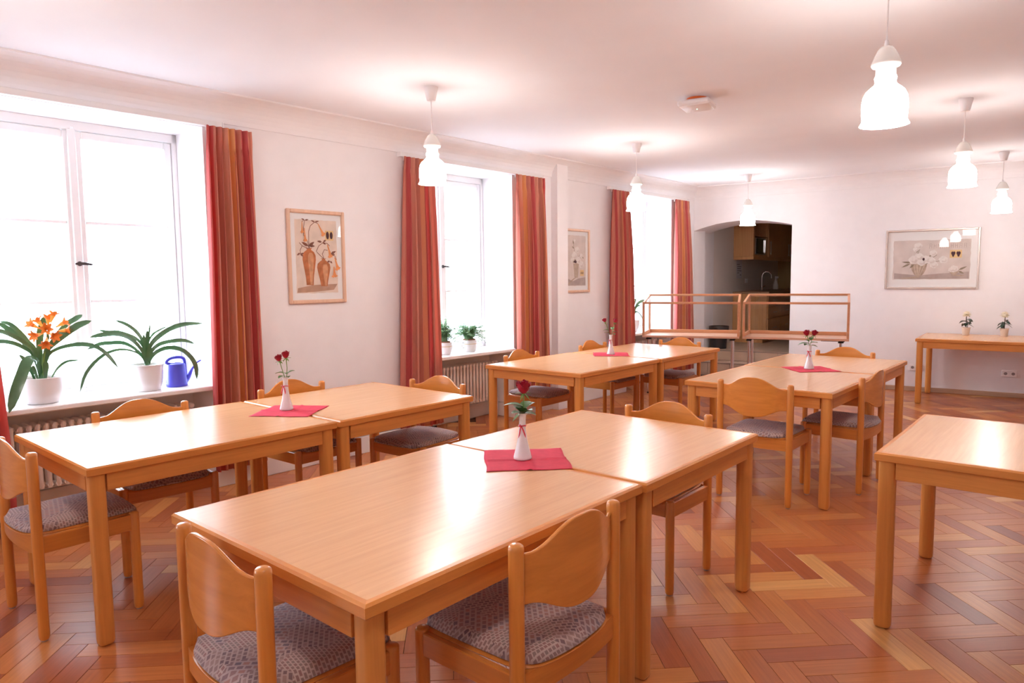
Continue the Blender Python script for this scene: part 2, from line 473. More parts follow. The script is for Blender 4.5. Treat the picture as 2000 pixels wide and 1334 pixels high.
# jamb of the arch, continuing into the kitchenette
struct('wall_alcove', MB().box(-2.8, -2.30, 0.0, 0.95, -0.05, 2.95), 'wall', MF)
mb = MB().add([(-2.8, .95, 0), (-2.301, .95, 0), (-2.25, 1.8, 0), (-2.25, 5.6, 0), (-2.8, 5.6, 0), (-2.8, .95, 2.95), (-2.301, .95, 2.95), (-2.25, 1.8, 2.95), (-2.25, 5.6, 2.95), (-2.8, 5.6, 2.95)],
    [(4, 3, 2, 1, 0), (5, 6, 7, 8, 9), (0, 1, 6, 5), (1, 2, 7, 6), (2, 3, 8, 7), (3, 4, 9, 8), (4, 0, 5, 9)])
struct('wall_kitchen_left', mb, 'grey', MF)
struct('wall_kitchen_back', MB().box(-2.8, 1.0, 5.1, 5.3, 0, 2.95), 'kback', MF)
struct('wall_kitchen_right', MB().box(0.2, 0.4, 0.72, 5.3, 0, 2.95), 'grey', MF)
struct('wall_right', MB().box(3.6, 3.8, -3.0, 11.2, -0.05, 2.95), 'wall')
struct('wall_near', MB().box(-6.0, 3.8, -3.1, -2.9, -0.05, 2.95), 'wall')
# unseen street ground outside, one storey down, added to keep the ceiling dimmer
struct('ground_outside', MB().box(-60, 40, -50, 60, -4.2, -4.0), 'street')
# ceiling
mb = MB()
mb.box(-5.2, 3.8, -3.1, 11.3, ZC, ZC + 0.1)
struct('ceiling', mb, 'ceiling')
struct('ceiling_kitchen', MB().box(-2.8, 0.4, 0.7, 5.3, 2.62, 2.7), 'grey', MF)
# coves: concave curve from the wall head up to the ceiling, with a raised line at its end
def cove(along0, along1, sgn, flip, waver):
    prof = []
    for i in range(9):
        t = i / 8 * pi / 2
        prof.append((0.012 + 0.20 * (1 - cos(t)), ZW + (ZC - ZW) * sin(t)))
    mb = MB(); n = 60
    for k in range(n):
        for (d0, z0), (d1, z1) in zip(prof, prof[1:]):
            a, b = along0 + (along1 - along0) * k / n, along0 + (along1 - along0) * (k + 1) / n
            q = [(d0, a, z0), (d1, a, z1), (d1, b, z1), (d0, b, z0)]
            mb.add([(p[0] * sgn, p[1], p[2]) if not flip else (p[1], p[0] * sgn, p[2]) for p in q], [(0, 1, 2, 3)])
        q = [(0, a, ZW), (prof[0][0], a, ZW), (prof[0][0], b, ZW), (0, b, ZW)]
        mb.add([(p[0] * sgn, p[1], p[2]) if not flip else (p[1], p[0] * sgn, p[2]) for p in q], [(0, 1, 2, 3)])
    pts = []
    for k in range(n + 1):
        a = along0 + (along1 - along0) * k / n
        d = 0.212 + 0.006 * sin(a * 2.1) + 0.004 * sin(a * 5.3 + 1)
        pts.append((d * sgn, a, ZC - 0.003) if not flip else (a, d * sgn, ZC - 0.003))
    mb.tube(pts, 0.010, 6)
    bm = None
    return mb
o = struct('trim_2', cove(-3, 9.75, 1, False, 0), 'cove', ML, 60)
o = struct('trim_3', cove(-2.35, 6.3, -1, True, 0), 'cove', MF, 60)

# floor: sub-floor and herringbone parquet
mb = MB().box(-5.6, 3.7, -3.0, 11.2, -0.06, -0.012)
floor = struct('floor', mb, 'subfloor')
PL, PW, PH = 0.40, 0.10, 0.012
ang = radians(-44.8)
da, db = Vector((cos(ang), sin(ang), 0)), Vector((-sin(ang), cos(ang), 0))
PO = Vector((-0.527, 2.856, 0)) - da * PL
def plank_mb(L_, W_):
    c, g = 0.0005, 0.0009
    return MB().cbox(g, L_ - g, g, W_ - g, -PH, 0, c)
plank_mesh = []
def add_uv(me, rot=False):
    uvl = me.uv_layers.new(name='UVMap')
    for lp in me.loops:
        co = me.vertices[lp.vertex_index].co
        uvl.data[lp.index].uv = (co.x, co.y)
for i in range(len(TONES)):
    me = plank_mb(PL, PW).mesh('plank', 'plank%d' % i, False, False)
    add_uv(me); plank_mesh.append(me)
TABLES = [  # corner (right, near), turn, length along the row
    ('A1', -3.041, 0.942, -0.3, 1.167), ('A2', -3.032, 2.127, 0.0, 0.996), ('B1', -1.244, 0.922, -0.1, 1.2066),
    ('B2', -1.230, 2.139, 0.35, 1.0236), ('C1', -3.075, 4.345, 0.0, 1.215), ('C2', -3.058, 5.572, 0.0, 1.198),
    ('D1', -1.306, 4.519, 0.17, 1.0634), ('D2', -1.323, 5.594, 0.43, 1.0588), ('E', 0.261, 3.131, 0.77, 1.0316)]
TW = 0.993
def in_view(p):
    d = p - EYE; z = d.dot(fw)
    if z < 0.3: return None
    x = 1000 + FPX * d.dot(rt) / z; y = 667 - FPX * d.dot(up) / z
    if not (-60 < x < 2060 and 0 < y < 1400): return None
    q = EYE + d * ((0.75 - EYE.z) / d.z)
    for n_, x_, y_, a_, l_ in TABLES:
        if x_ - TW < q.x < x_ and y_ < q.y < y_ + l_: return None
    return z
cand = []
def far_y(x): return 9.937 + 0.132 * (x + 2.5)
for m_ in range(-160, 160):
    for n_ in range(-60, 60):
        for typ in (0, 1):
            a0, b0 = m_ + 4 * n_, m_ - 4 * n_
            if typ == 0: mat4 = Matrix.Translation(PO + da * a0 * PW + db * b0 * PW) @ Matrix.Rotation(ang, 4, 'Z')
            else: mat4 = Matrix.Translation(PO + da * (a0 + 5) * PW + db * (b0 - 3) * PW) @ Matrix.Rotation(ang + pi / 2, 4, 'Z')
            c = mat4 @ Vector((PL / 2, PW / 2, 0))
            if c.x < -5.15 or c.x > 3.4 or c.y < -2.75 or c.y > far_y(c.x) + 0.1: continue
            if c.y > 9.75 + 0.0 and c.x < -3.75: pass
            cand.append((mat4, c, typ, m_, n_))
rng = random.Random(11)
vis = []
for k, (mat4, c, typ, m_, n_) in enumerate(cand):
    z = in_view(c)
    r = rng.random()
    tone = rng.choices(range(10), (16, 15, 14, 13, 9, 10, 10, 3, 6, 3))[0]
    if typ == 0 and m_ == 0 and n_ == 0: tone = 9
    if typ == 0 and m_ == 1 and n_ == -1: tone = 7
    cand[k] = (mat4, tone)
    if z: vis.append((z * z, k))
vis.sort()
own = set(k for _, k in vis[:295])
rest = MB(); rest_uv = []
for k, (mat4, tone) in enumerate(cand):
    if k in own:
        o = link('parquet_plank', plank_mesh[tone], floor); o.matrix_world = mat4
    else:
        me = plank_mesh[tone]
        base = len(rest.v)
        rest.v += [tuple(mat4 @ v.co) for v in me.vertices]
        off = rng.random() * 30
        for p in me.polygons:
            rest.f.append(tuple(base + i for i in p.vertices)); rest.mi.append(tone)
            rest_uv += [(me.vertices[i].co.x + off, me.vertices[i].co.y + off * 1.7) for i in p.vertices]
me = rest.mesh('parquet_planks', ['plank%d' % i for i in range(10)], False, False)
uvl = me.uv_layers.new(name='UVMap')
uvl.data.foreach_set('uv', [c for uv in rest_uv for c in uv])
o = link('parquet_planks', me, floor); o['kind'] = 'stuff'

# skirting boards
mb = MB()
def skl(y0, y1, v0=0.0):
    mb.cbox(v0 - 0.01, v0 + 0.02, y0, y1, 0.0, 0.145, 0.004); mb.cbox(v0 - 0.01, v0 + 0.012, y0, y1, 0.149, 0.162, 0.003)
prev = -3.0
for a, b in NICHES:
    skl(prev, a + 0.0); skl(a + 0.021, b - 0.021, -0.36)
    for yy, s in ((a, 1), (b, -1)):
        y0, y1 = sorted((yy - 0.01 * s, yy + 0.02 * s))
        mb.cbox(-0.36, 0.02, y0, y1, 0, 0.145, 0.004); mb.cbox(-0.36, 0.012, y0, y1, 0.149, 0.162, 0.003)
    prev = b
skl(prev, 6.0 if prev < 6 else 9.62)
struct('baseboard_left', mb, 'white', ML)
struct('baseboard_far', MB().cbox(-0.93, 6.2, -0.018, 0.005, 0, 0.058, 0.004), 'skirtwood', MF)

# steps up into the kitchenette: grout body with separate tiles
steps = sroot('trim_4', MF)
part('step_body', MB().box(-2.31, -0.9, 0.20, 0.50, -0.05, 0.192).box(-2.31, -0.9, 0.50, 0.95, -0.05, 0.352), 'grout', steps)
def tiles(parent, x0, x1, joint, fn):
    xs = [x0]; x = joint
    while x - 0.33 > x0 + .02: x -= 0.33
    while x < x1 - .02: xs.append(x); x += 0.33
    xs.append(x1)
    for a, b in zip(xs, xs[1:]): part('tile', fn(a + .002, b - .002), 'tile', parent)
tiles(steps, -2.30, -0.934, -1.80, lambda a, b: MB().cbox(a, b, 0.19, 0.20, 0.0, 0.185, .002))
tiles(steps, -2.30, -0.934, -1.80, lambda a, b: MB().cbox(a, b, 0.19, 0.485, 0.192, 0.20, .002))
tiles(steps, -2.30, -0.934, -1.19, lambda a, b: MB().cbox(a, b, 0.49, 0.50, 0.202, 0.345, .002))
part('nosing', MB().cbox(-2.30, -0.934, 0.186, 0.196, 0.184, 0.192, .001).cbox(-2.30, -0.934, 0.486, 0.496, 0.344, 0.352, .001), 'nosing', steps)
kf = struct('floor_kitchen', MB().box(-2.6, 0.3, 0.95, 5.2, 0.25, 0.352), 'grout', MF)
for j in range(8):
    for i in range(6):
        x0, y0 = -2.30 + 0.33 * i, 0.495 + 0.33 * j
        if j < 3 and i > 3: continue
        part('tile', MB().cbox(x0 + .002, x0 + .328, y0 + .002, y0 + .328, 0.352, 0.36, .002), 'tile', kf)

# ------------------------------------------------------------------ windows
WV = -0.44           # plane of the sashes
def window(name, a, b, handle=True):
    w = sroot(name, ML @ Matrix.Translation((WV, (a + b) / 2, 0)))
    hw = (b - a) / 2; z0, z1 = SILL_Z, HEAD_Z
    mb = MB()
    for s in (-1, 1): mb.cbox(-0.05, 0.02, min(s * hw, s * (hw - .035)), max(s * hw, s * (hw - .035)), z0, z1, .004)
    mb.cbox(-0.05, 0.02, -hw, hw, z1 - .06, z1, .004); mb.cbox(-0.05, 0.02, -hw, hw, z0 - .02, z0 + .03, .004)
    part('frame', mb, 'white', w)
    for s in (-1, 1):
        y0, y1 = sorted((s * 0.004, s * (hw - .037)))
        zb, zt = z0 + .032, z1 - .062
        mb = MB(); t = .052
        mb.cbox(-0.03, 0.012, y0, y0 + t, zb, zt, .006).cbox(-0.03, 0.012, y1 - t, y1, zb, zt, .006)
        mb.cbox(-0.03, 0.012, y0 + t, y1 - t, zt - t, zt, .006).cbox(-0.03, 0.012, y0 + t, y1 - t, zb, zb + .062, .006)
        sash = part('sash', mb, 'white', w)
        zs = [zb + .06, 1.355, 1.885, zt - t]
        for zz in zs[1:3]: part('glazing_bar', MB().cbox(-0.024, 0.006, y0 + t, y1 - t, zz - .011, zz + .011, .004), 'white', sash)
        for za, zc in zip(zs, zs[1:]): part('pane', MB().box(-0.014, -0.010, y0 + t - .004, y1 - t + .004, za, zc), 'pane', sash)
    part('cover_strip', MB().cbox(0.010, 0.026, -0.030, 0.022, z0 + .03, z1 - .05, .006), 'white', w)
    mb = MB(); Xh = Matrix.Translation((0.026, -0.004, 1.61))
    mb.lathe([(0, 0), (.016, 0), (.016, .005), (.008, .009), (.008, .03), (0, .031)], 14, 0, Xh @ Matrix.Rotation(pi / 2, 4, 'Y'))
    mb.tube([(.03, -.035, -.002), (.034, -.012, 0), (.034, .02, 0), (.030, .055, -.004), (.028, .07, -.006)], [.006, .009, .010, .008, .005], 8, 0, Xh)
    part('handle', mb, 'iron', w)
    part('sash_bolt', MB().cbox(0.012, 0.03, -.012, .012, z1 - .058, z1 - .036, .003).cbox(0.012, 0.034, -.012, .012, z0 + .012, z0 + .03, .003), 'plastic', w)
    part('sill', MB().cbox(0.02, -WV + .035, -hw + .001, hw - .001, SILL_Z - .034, SILL_Z, .006), 'sill', w)
    return w
for i, (a, b) in enumerate(NICHES): window('window_%d' % i if i else 'window_4', a, b)  # first niche gets an unseen window, added to bring in daylight

# ================================================================== RADIATORS
def radiator(a, b, label):
    n = int((b - a - .16) / 0.0465); y0 = (a + b) / 2 - n * .0465 / 2 - .02
    t = thing('radiator', ML @ Matrix.Translation((-0.20, y0, 0)), label, 'radiator', 'ribbed radiators under the windows')
    mb = MB()
    for x in (-.055, 0, .055): mb.cyl(x, 0, 0.205, 0.615, 0.0135, 10, 0, .012)
    for z in (0.225, 0.592): mb.tube([(-.062, 0, z), (-.03, 0, z + (.006 if z > .4 else -.006)), (.03, 0, z + (.006 if z > .4 else -.006)), (.062, 0, z)], .017, 8)
    me = mb.mesh('column', 'radiator', 50)
    for k in range(n):
        o = link('column', me, t); o.matrix_local = Matrix.Translation((0, k * .0465, 0))
    part('pipe', MB().tube([(0, -.02, .592), (0, n * .0465 + .03, .592)], .012, 8).tube([(0, -.02, .225), (0, n * .0465 + .05, .225), (0, n * .0465 + .075, .2), (0, n * .0465 + .075, 0.0)], .012, 8), 'radiator', t)
    part('valve', MB().lathe([(0, 0), (.018, 0), (.022, .01), (.022, .045), (.015, .055), (0, .056)], 14, 0, Matrix.Translation((0, n * .0465 + .025, .592)) @ Matrix.Rotation(pi / 2, 4, 'Y')), 'plastic', t)
    part('bracket', MB().box(-.155, -.05, .1, .13, .33, .36).box(-.155, -.05, (n - 3) * .0465, (n - 3) * .0465 + .03, .33, .36), 'radiator', t)
radiator(1.0, 2.34, 'cream ribbed radiator under the sill with the orange flowered plant')
radiator(4.38, 5.57, 'cream ribbed radiator under the sill with the two feathery plants')
radiator(7.765, 8.93, 'cream ribbed radiator under the farthest window, partly behind the glass cases')

# ================================================================== CURTAINS
def curtain(y0, y1, yb0, yb1, label, seed, shift, d=0.078, nf=7):
    t = thing('curtain', ML, label, 'curtain', 'striped curtains at the windows')
    rg = random.Random(seed)
    ph = [rg.uniform(-.5, .5) for _ in range(nf + 2)]; am = [rg.uniform(.7, 1.25) for _ in range(nf + 2)]
    ztop, zbot = 2.550, 0.135
    nu, nv = nf * 12, 26
    def fn(u, v):
        z = zbot + (ztop - zbot) * v
        drop = 1 - v
        e = min(1, drop * 1.15) ** 0.8
        a, b = y0 + (yb0 - y0) * e, y1 + (yb1 - y1) * e
        k = u * nf; i = int(min(k, nf - .001)); f = k - i
        amp = am[i] * (1 - f) + am[i + 1] * f; p = ph[i] * (1 - f) + ph[i + 1] * f
        w = k * 2 * pi + p * (0.6 + drop)
        y = a + (b - a) * u + 0.0085 * sin(2 * w) * (0.4 + 0.6 * min(1, drop * 2)) + 0.005 * sin(w + 1.2)
        g = 0.020 + 0.026 * min(1, drop * 3)
        x = d + g * amp * sin(w) + 0.008 * sin(w * 2.3 + seed) * min(1, drop * 4)
        if v > .95: x = d + 0.6 * (x - d) + .010 * sin(w * 2 + 1)
        return (x, y, z + (0.006 * sin(w) if v == 0 else 0))
    mb = MB().grid(fn, nu, nv)
    me = mb.mesh('cloth', 'curtain', True, False)
    uvl = me.uv_layers.new(name='UVMap')
    for lp in me.loops:
        i = lp.vertex_index % (nu + 1); uvl.data[lp.index].uv = (i / nu * 0.8 + shift, lp.vertex_index // (nu + 1) / nv)
    o = link('cloth', me, t)
    sm = o.modifiers.new('thickness', 'SOLIDIFY'); sm.thickness = 0.0025; sm.offset = 0
    # heading tape with its hooks
    mb = MB()
    for k in range(nf + 1):
        yy = y0 + (y1 - y0) * (k + .5) / (nf + 1)
        mb.cbox(d - .030, d - .022, yy - .006, yy + .006, ztop - .03, ztop + .0015, .001)
    part('hook', mb, 'plastic', t)
    return t
curtain(0.42, 0.98, 0.40, 1.10, 'orange and red striped curtain at the left picture edge, left of the first window', 1, 0.25)
curtain(2.345, 2.675, 2.295, 2.70, 'orange and red striped curtain between the blue watering can and the picture of two vases', 5, 0.0)
curtain(4.09, 4.44, 3.995, 4.51, 'orange and red striped curtain right of the picture of two vases', 8, 0.52)
curtain(5.565, 6.03, 5.57, 6.08, 'orange and red striped curtain left of the wall pillar', 12, 0.22)
curtain(7.36, 7.74, 7.31, 7.88, 'orange and red striped curtain left of the farthest window', 17, 0.55)
curtain(8.93, 9.33, 8.915, 9.50, 'orange and red striped curtain nearest the kitchenette arch', 23, 0.05)
for (a, b), lb in zip([(0.3, 2.48), (4.09, 6.05), (7.36, 9.34)], ('first window, above the orange flowered plant', 'second window, above the feathery plants', 'farthest window, beside the arch')):
    t = thing('curtain_rail', ML @ Matrix.Translation((0, a, 2.56)), 'slim white curtain rail on the wall over the ' + lb, 'curtain rail', 'white curtain rails')
    part('track', MB().cbox(-.002, .052, 0, b - a, -0.008, 0.031, .003), 'white', t)
    part('end_stop', MB().cbox(.0, .054, -.012, -.0005, -.009, 0.0315, .003).cbox(.0, .054, b - a + .0005, b - a + .012, -.009, 0.0315, .003), 'plastic', t)

# ================================================================== TABLES
def leg_mb(ox, oy, h=0.714, s=0.064):
    """rounded square leg; (ox, oy) = direction of its outer corner"""
    mb = MB(); prof = []
    for cx, cy, a0 in ((1, 1, 0), (-1, 1, 90), (-1, -1, 180), (1, -1, 270)):
        outer = (cx == ox and cy == oy)
        r = 0.014 if outer else (0.028 if (cx == -ox and cy == -oy) else 0.024)
        for k in range(5):
            a = radians(a0 + k * 22.5)
            prof.append((cx * (s / 2 - r) + r * cos(a), cy * (s / 2 - r) + r * sin(a)))
    n = len(prof); lev = [(0.004, .84), (0.010, .95), (0.018, 1), (h, 1)]
    vs = [(x * sc, y * sc, z) for z, sc in lev for x, y in prof]
    fs = [tuple(reversed(range(n))), tuple(range(3 * n, 4 * n))]
    for j in range(3):
        for k in range(n): fs.append((j * n + k, j * n + (k + 1) % n, (j + 1) * n + (k + 1) % n, (j + 1) * n + k))
    mb.add(vs, fs)
    mb.cyl(0, 0, 0, .005, .02, 10, 1)
    return mb
def table(x, y, adeg, Ln, label, group='beech dining tables', Wd=TW):
    a = radians(adeg)
    c = Matrix.Translation((x, y, 0)) @ Matrix.Rotation(a, 4, 'Z') @ Matrix.Translation((-Wd / 2, Ln / 2, 0))
    t = thing('dining_table', c, label, 'table', group)
    hx, hy = Wd / 2, Ln / 2; e = 0.022
    part('tabletop', MB().box(-hx + e, hx - e, -hy + e, hy - e, .714, .75), 'top', t)
    for s in (-1, 1):
        for nm, args, m_ in (('x', None, 'edge'), ('y', None, 'edgex')):
            mb = MB()
            if nm == 'x': b_ = (s * (hx - e), s * hx, -hy, hy)
            else: b_ = (-hx, hx, s * (hy - e), s * hy)
            x0, x1 = sorted(b_[:2]); y0, y1 = sorted(b_[2:])
            # mitred, bevelled edging strip
            z0, z1, c_ = .714, .75, .0065
            if nm == 'x':
                o_, i_ = s * hx, s * (hx - e)
                P = lambda q, z, yy: (q, yy, z)
                sec = [(i_, z0), (o_ - s * c_ * .6, z0), (o_, z0 + c_ * .6), (o_, z1 - c_), (o_ - s * c_, z1), (i_, z1)]
                vs = [(q, -hy + (abs(o_ - q)), z) for q, z in sec] + [(q, hy - (abs(o_ - q)), z) for q, z in sec]
            else:
                o_, i_ = s * hy, s * (hy - e)
                sec = [(i_, z0), (o_ - s * c_ * .6, z0), (o_, z0 + c_ * .6), (o_, z1 - c_), (o_ - s * c_, z1), (i_, z1)]
                vs = [(-hx + (abs(o_ - q)), q, z) for q, z in sec] + [(hx - (abs(o_ - q)), q, z) for q, z in sec]
            fs = [tuple(range(6)), tuple(range(11, 5, -1))] + [(k, (k + 1) % 6, (k + 1) % 6 + 6, k + 6) for k in range(6)]
            mb.add(vs, fs)
            part('edge_strip', mb, m_, t, 30)
    ins = .045
    for sx in (-1, 1):
        for sy in (-1, 1):
            part('leg', leg_mb(sx, sy), ['leg', 'rubber'], t, 40, Matrix.Translation((sx * (hx - ins), sy * (hy - ins), 0)))
    q = ins + .033
    for s in (-1, 1):
        x0, x1 = sorted((s * (hx - .017), s * (hx - .039)))
        part('apron', MB().cbox(x0, x1, -hy + q, hy - q, .642, .713, .0015), 'apron_y', t)
        y0, y1 = sorted((s * (hy - .017), s * (hy - .039)))
        part('apron', MB().cbox(-hx + q, hx - q, y0, y1, .642, .713, .0015), 'apron_x', t)
    return t
TL = ['beech table nearest the left picture edge, in front of the orange flowered plant',
      'beech table behind the leftmost table, in front of the picture of two vases',
      'large beech table in the foreground centre with two chairs pulled up',
      'beech table joined behind the foreground centre table, right of the single rose',
      'beech table by the middle window, near half of the back left pair',
      'beech table by the glass cases, far half of the back left pair',
      'beech table of the back right pair, with two chair backs along its near corner',
      'beech table of the back right pair, far half, next to the lone chair behind it',
      'beech table cut off by the right picture edge, standing on the open parquet']
for (n_, x, y, a, l_), lb in zip(TABLES, TL): table(x, y, a, l_, lb)

# side table against the far wall
sx0, sy0 = -1.735, 9.025
t = table(sx0 + 1.2 * cos(radians(3.8)), sy0 + 1.2 * sin(radians(3.8)), 3.8, 0.95, 'beech side table under the large horizontal picture, with two potted white flowers', 'beech dining tables', 1.2)

# ================================================================== CHAIRS
def make_chair():
    t = thing('dining_chair', Matrix.Identity(4), 'x', 'chair', 'beech dining chairs with patterned seats')
    def post(z1, dome):
        return MB().lathe([(0, .006), (.015, .006), (.0195, .012), (.021, .03), (.021, z1 - dome), (.0195, z1 - dome * .4), (.014, z1 - dome * .08), (0, z1)], 18).lathe([(0, 0), (.013, 0), (.014, .004), (.014, .008), (0, .008)], 12, 1)
    rear, front = post(.797, .014).mesh('leg', ['post', 'glide'], 50), post(.452, .008).mesh('leg', ['post', 'glide'], 50)
    for s in (-1, 1):
        o = link('leg', rear, t); o.matrix_local = Matrix.Translation((s * .23, 0, 0))
        o = link('leg', front, t); o.matrix_local = Matrix.Translation((s * .227, .375, 0))
    # curved plywood back
    def shape(x):
        q = min(1, abs(x) / .19)
        f = 0.5 * (1 + cos(pi * q ** 1.35))
        return .764 + .066 * f, .626 - .052 * f
    def yb(x): return -.052 * (1 - (x / .215) ** 2) + .004
    vs, fs = [], []
    nx, nz = 36, 6
    for side in (0, 1):
        for j in range(nz + 1):
            for i in range(nx + 1):
                x = -.214 + .428 * i / nx; zt, zb = shape(x)
                vs.append((x, yb(x) + (.006 if side else -.006), zb + (zt - zb) * j / nz))
    W1 = nx + 1; off = W1 * (nz + 1)
    for j in range(nz):
        for i in range(nx):
            a = j * W1 + i
            fs.append((a, a + 1, a + 1 + W1, a + W1)); fs.append((a + off, a + off + W1, a + off + 1 + W1, a + off + 1))
    for i in range(nx):
        fs.append((i, i + off, i + 1 + off, i + 1)); a = nz * W1 + i; fs.append((a, a + 1, a + 1 + off, a + off))
    for j in range(nz):
        a = j * W1; fs.append((a, a + W1, a + W1 + off, a + off)); a += nx; fs.append((a, a + off, a + W1 + off, a + W1))
    o = part('backrest', MB().add(vs, fs), 'ply', t, 50)
    bv = o.modifiers.new('round', 'BEVEL'); bv.width = .003; bv.segments = 2; bv.limit_method = 'ANGLE'; bv.angle_limit = radians(50)
    # rails
    part('seat_rail', MB().cbox(-.24, -.218, .015, .36, .37, .441, .003), 'raily', t)
    part('seat_rail', MB().cbox(.218, .24, .015, .36, .37, .441, .003), 'raily', t)
    part('seat_rail', MB().cbox(-.21, .21, .365, .387, .37, .441, .003), 'rail', t)
    def curved(u, v, th): pass
    vs, fs = [], []
    n = 16
    for i in range(n + 1):
        x = -.214 + .428 * i / n; y = -.018 * (1 - (x / .214) ** 2)
        vs += [(x, y - .011, .37), (x, y + .011, .37), (x, y + .011, .441), (x, y - .011, .441)]
    for i in range(n):
        for k in range(4): fs.append((i * 4 + k, i * 4 + (k + 1) % 4, i * 4 + 4 + (k + 1) % 4, i * 4 + 4 + k))
    fs += [(0, 1, 2, 3), (n * 4 + 3, n * 4 + 2, n * 4 + 1, n * 4)]
    part('seat_rail', MB().add(vs, fs), 'rail', t, 40)
    # plywood seat base and cushion share an outline that bows out at the back and front
    def outline(u, v, k):
        hw = (.205 + .012 * v) * k
        x = hw * u * (1 - .03 * abs(v) ** 6)
        y = -.012 + (.412 + .012) * v
        bow = .030 * (1 - u * u)
        y = y - bow * (1 - v) ** 2 * k + .012 * (1 - u * u) * v ** 2
        return x, y
    def slab(k, z0, z1, crown, edge):
        n = 18; top, bot = [], []
        for j in range(n + 1):
            for i in range(n + 1):
                u, v = 2 * i / n - 1, j / n
                # superellipse corners
                uu, vv = u, 2 * v - 1
                f = 1.0
                m_ = (abs(uu) ** 7 + abs(vv) ** 7)
                if m_ > 1: f = m_ ** (-1 / 7)
                x, y = outline(uu * f, (vv * f + 1) / 2, k)
                e = max(abs(uu), abs(vv)); r = max(0, 1 - ((e - (1 - edge)) / edge) ** 2 if e > 1 - edge else 1)
                h = z0 + (z1 - z0) * (r ** .5) + crown * (1 - uu ** 2) * (1 - abs(vv) ** 3)
                if vv > .5: h -= .010 * ((vv - .5) / .5) ** 2
                top.append((x, y, h)); bot.append((x * .985, y * .985 + .003, z0 - .004))
        Wn = n + 1; vs = top + bot; o_ = Wn * Wn; fs = []
        for j in range(n):
            for i in range(n):
                a = j * Wn + i
                fs.append((a, a + 1, a + 1 + Wn, a + Wn)); fs.append((a + o_, a + Wn + o_, a + 1 + Wn + o_, a + 1 + o_))
        for i in range(n):
            for a, b in ((i, i + 1), (n * Wn + i + 1, n * Wn + i), ((i + 1) * Wn, i * Wn), (i * Wn + n, (i + 1) * Wn + n)):
                fs.append((a, a + o_, b + o_, b))
        return MB().add(vs, fs)
    part('seat_base', slab(1.045, .443, .451, 0, .03), 'rail', t, 40)
    part('seat_cushion', slab(1.0, .452, .474, .012, .16), 'fabric', t, True)
    return t
CH = [  # x, y (middle of the back legs), heading of the sitter in degrees (0 = +y), label
    (-3.539, .830, 0, 'beech chair cut off by the left picture edge, beside the leftmost table'),
    (-4.072, 1.556, -93.5, 'beech chair on the window side of the leftmost table, below the potted plants'),
    (-4.090, 2.506, -88, 'beech chair behind the leftmost vase of two roses'),
    (-3.442, 3.195, 184, 'beech chair at the far end of the left table row, before the radiator'),
    (-4.125, 4.898, -89, 'beech chair left of the wall pillar, tucked in at the back left table'),
    (-4.125, 6.048, -89, 'beech chair just left of the far rose vase in front of the last red curtain'),
    (-3.548, 6.840, 178, 'beech chair in front of the left glass case, behind the back left tables'),
    (-1.741, 3.228, 179.5, 'beech chair with tall arched back at the far end of the foreground tables'),
    (-1.760, 4.428, 0.4, 'beech chair seen from behind with a blue-grey seat, right of centre'),
    (-1.258, 5.245, 88, 'beech chair seen side-on at the right side of the back right tables'),
    (-1.846, 6.705, 183, 'beech chair behind the back right table, below the right glass case'),
    (-1.750, .841, -2, 'beech chair at the bottom left, at the near end of the foreground table'),
    (-1.144, 1.557, 90, 'beech chair at the bottom centre, on the right side of the foreground table')]
chair = make_chair()
for i, (x, y, a, lb) in enumerate(CH):
    mw = T(x, y, 0, radians(a))
    if i == 0: chair.matrix_world = mw; chair['label'] = lb
    else: dup(chair, mw, lb)

# ================================================================== NAPKINS, VASES AND ROSES
def napkin(x, y, adeg, label, seed, s=.33):
    rg = random.Random(seed); n = 24
    px = [rg.uniform(0, 6) for _ in range(4)]
    def fn(u, v):
        X, Y = (u - .5) * s, (v - .5) * s
        X += .003 * sin(v * 9 + px[0]) * abs(2 * u - 1); Y += .003 * sin(u * 8 + px[1]) * abs(2 * v - 1)
        f1, f2 = math.exp(-(X / .006) ** 2), math.exp(-(Y / .006) ** 2)
        z = .0012 + .0042 * max(f1, f2) + .0012 * (sin(u * 13 + px[2]) * sin(v * 7 + px[3]) + 1) * .5
        d = math.hypot(X, Y)
        z *= min(1, max(0.25, (d - .03) / .03)) if d < .06 else 1
        return (X, Y, z)
    mb = MB().grid(fn, n, n)
    me = mb.mesh('napkin', 'napkin', 40, False)
    o = link('napkin', me); o.matrix_world = T(x, y, .7503, radians(adeg))
    sm = o.modifiers.new('thickness', 'SOLIDIFY'); sm.thickness = .0006; sm.offset = 1
    return tag(o, label, 'napkin', 'red paper napkins under the vases')
napkin(-3.495, 2.122, 35, 'red paper napkin on the left row of tables under a vase of two roses', 1)
napkin(-1.779, 2.130, 45.5, 'red paper napkin on the foreground tables under the single rose', 2)
napkin(-3.632, 5.625, 36, 'red paper napkin on the back left tables near the last red curtain', 3)
napkin(-1.792, 5.606, -46, 'red paper napkin on the back right tables below the right glass case', 4)

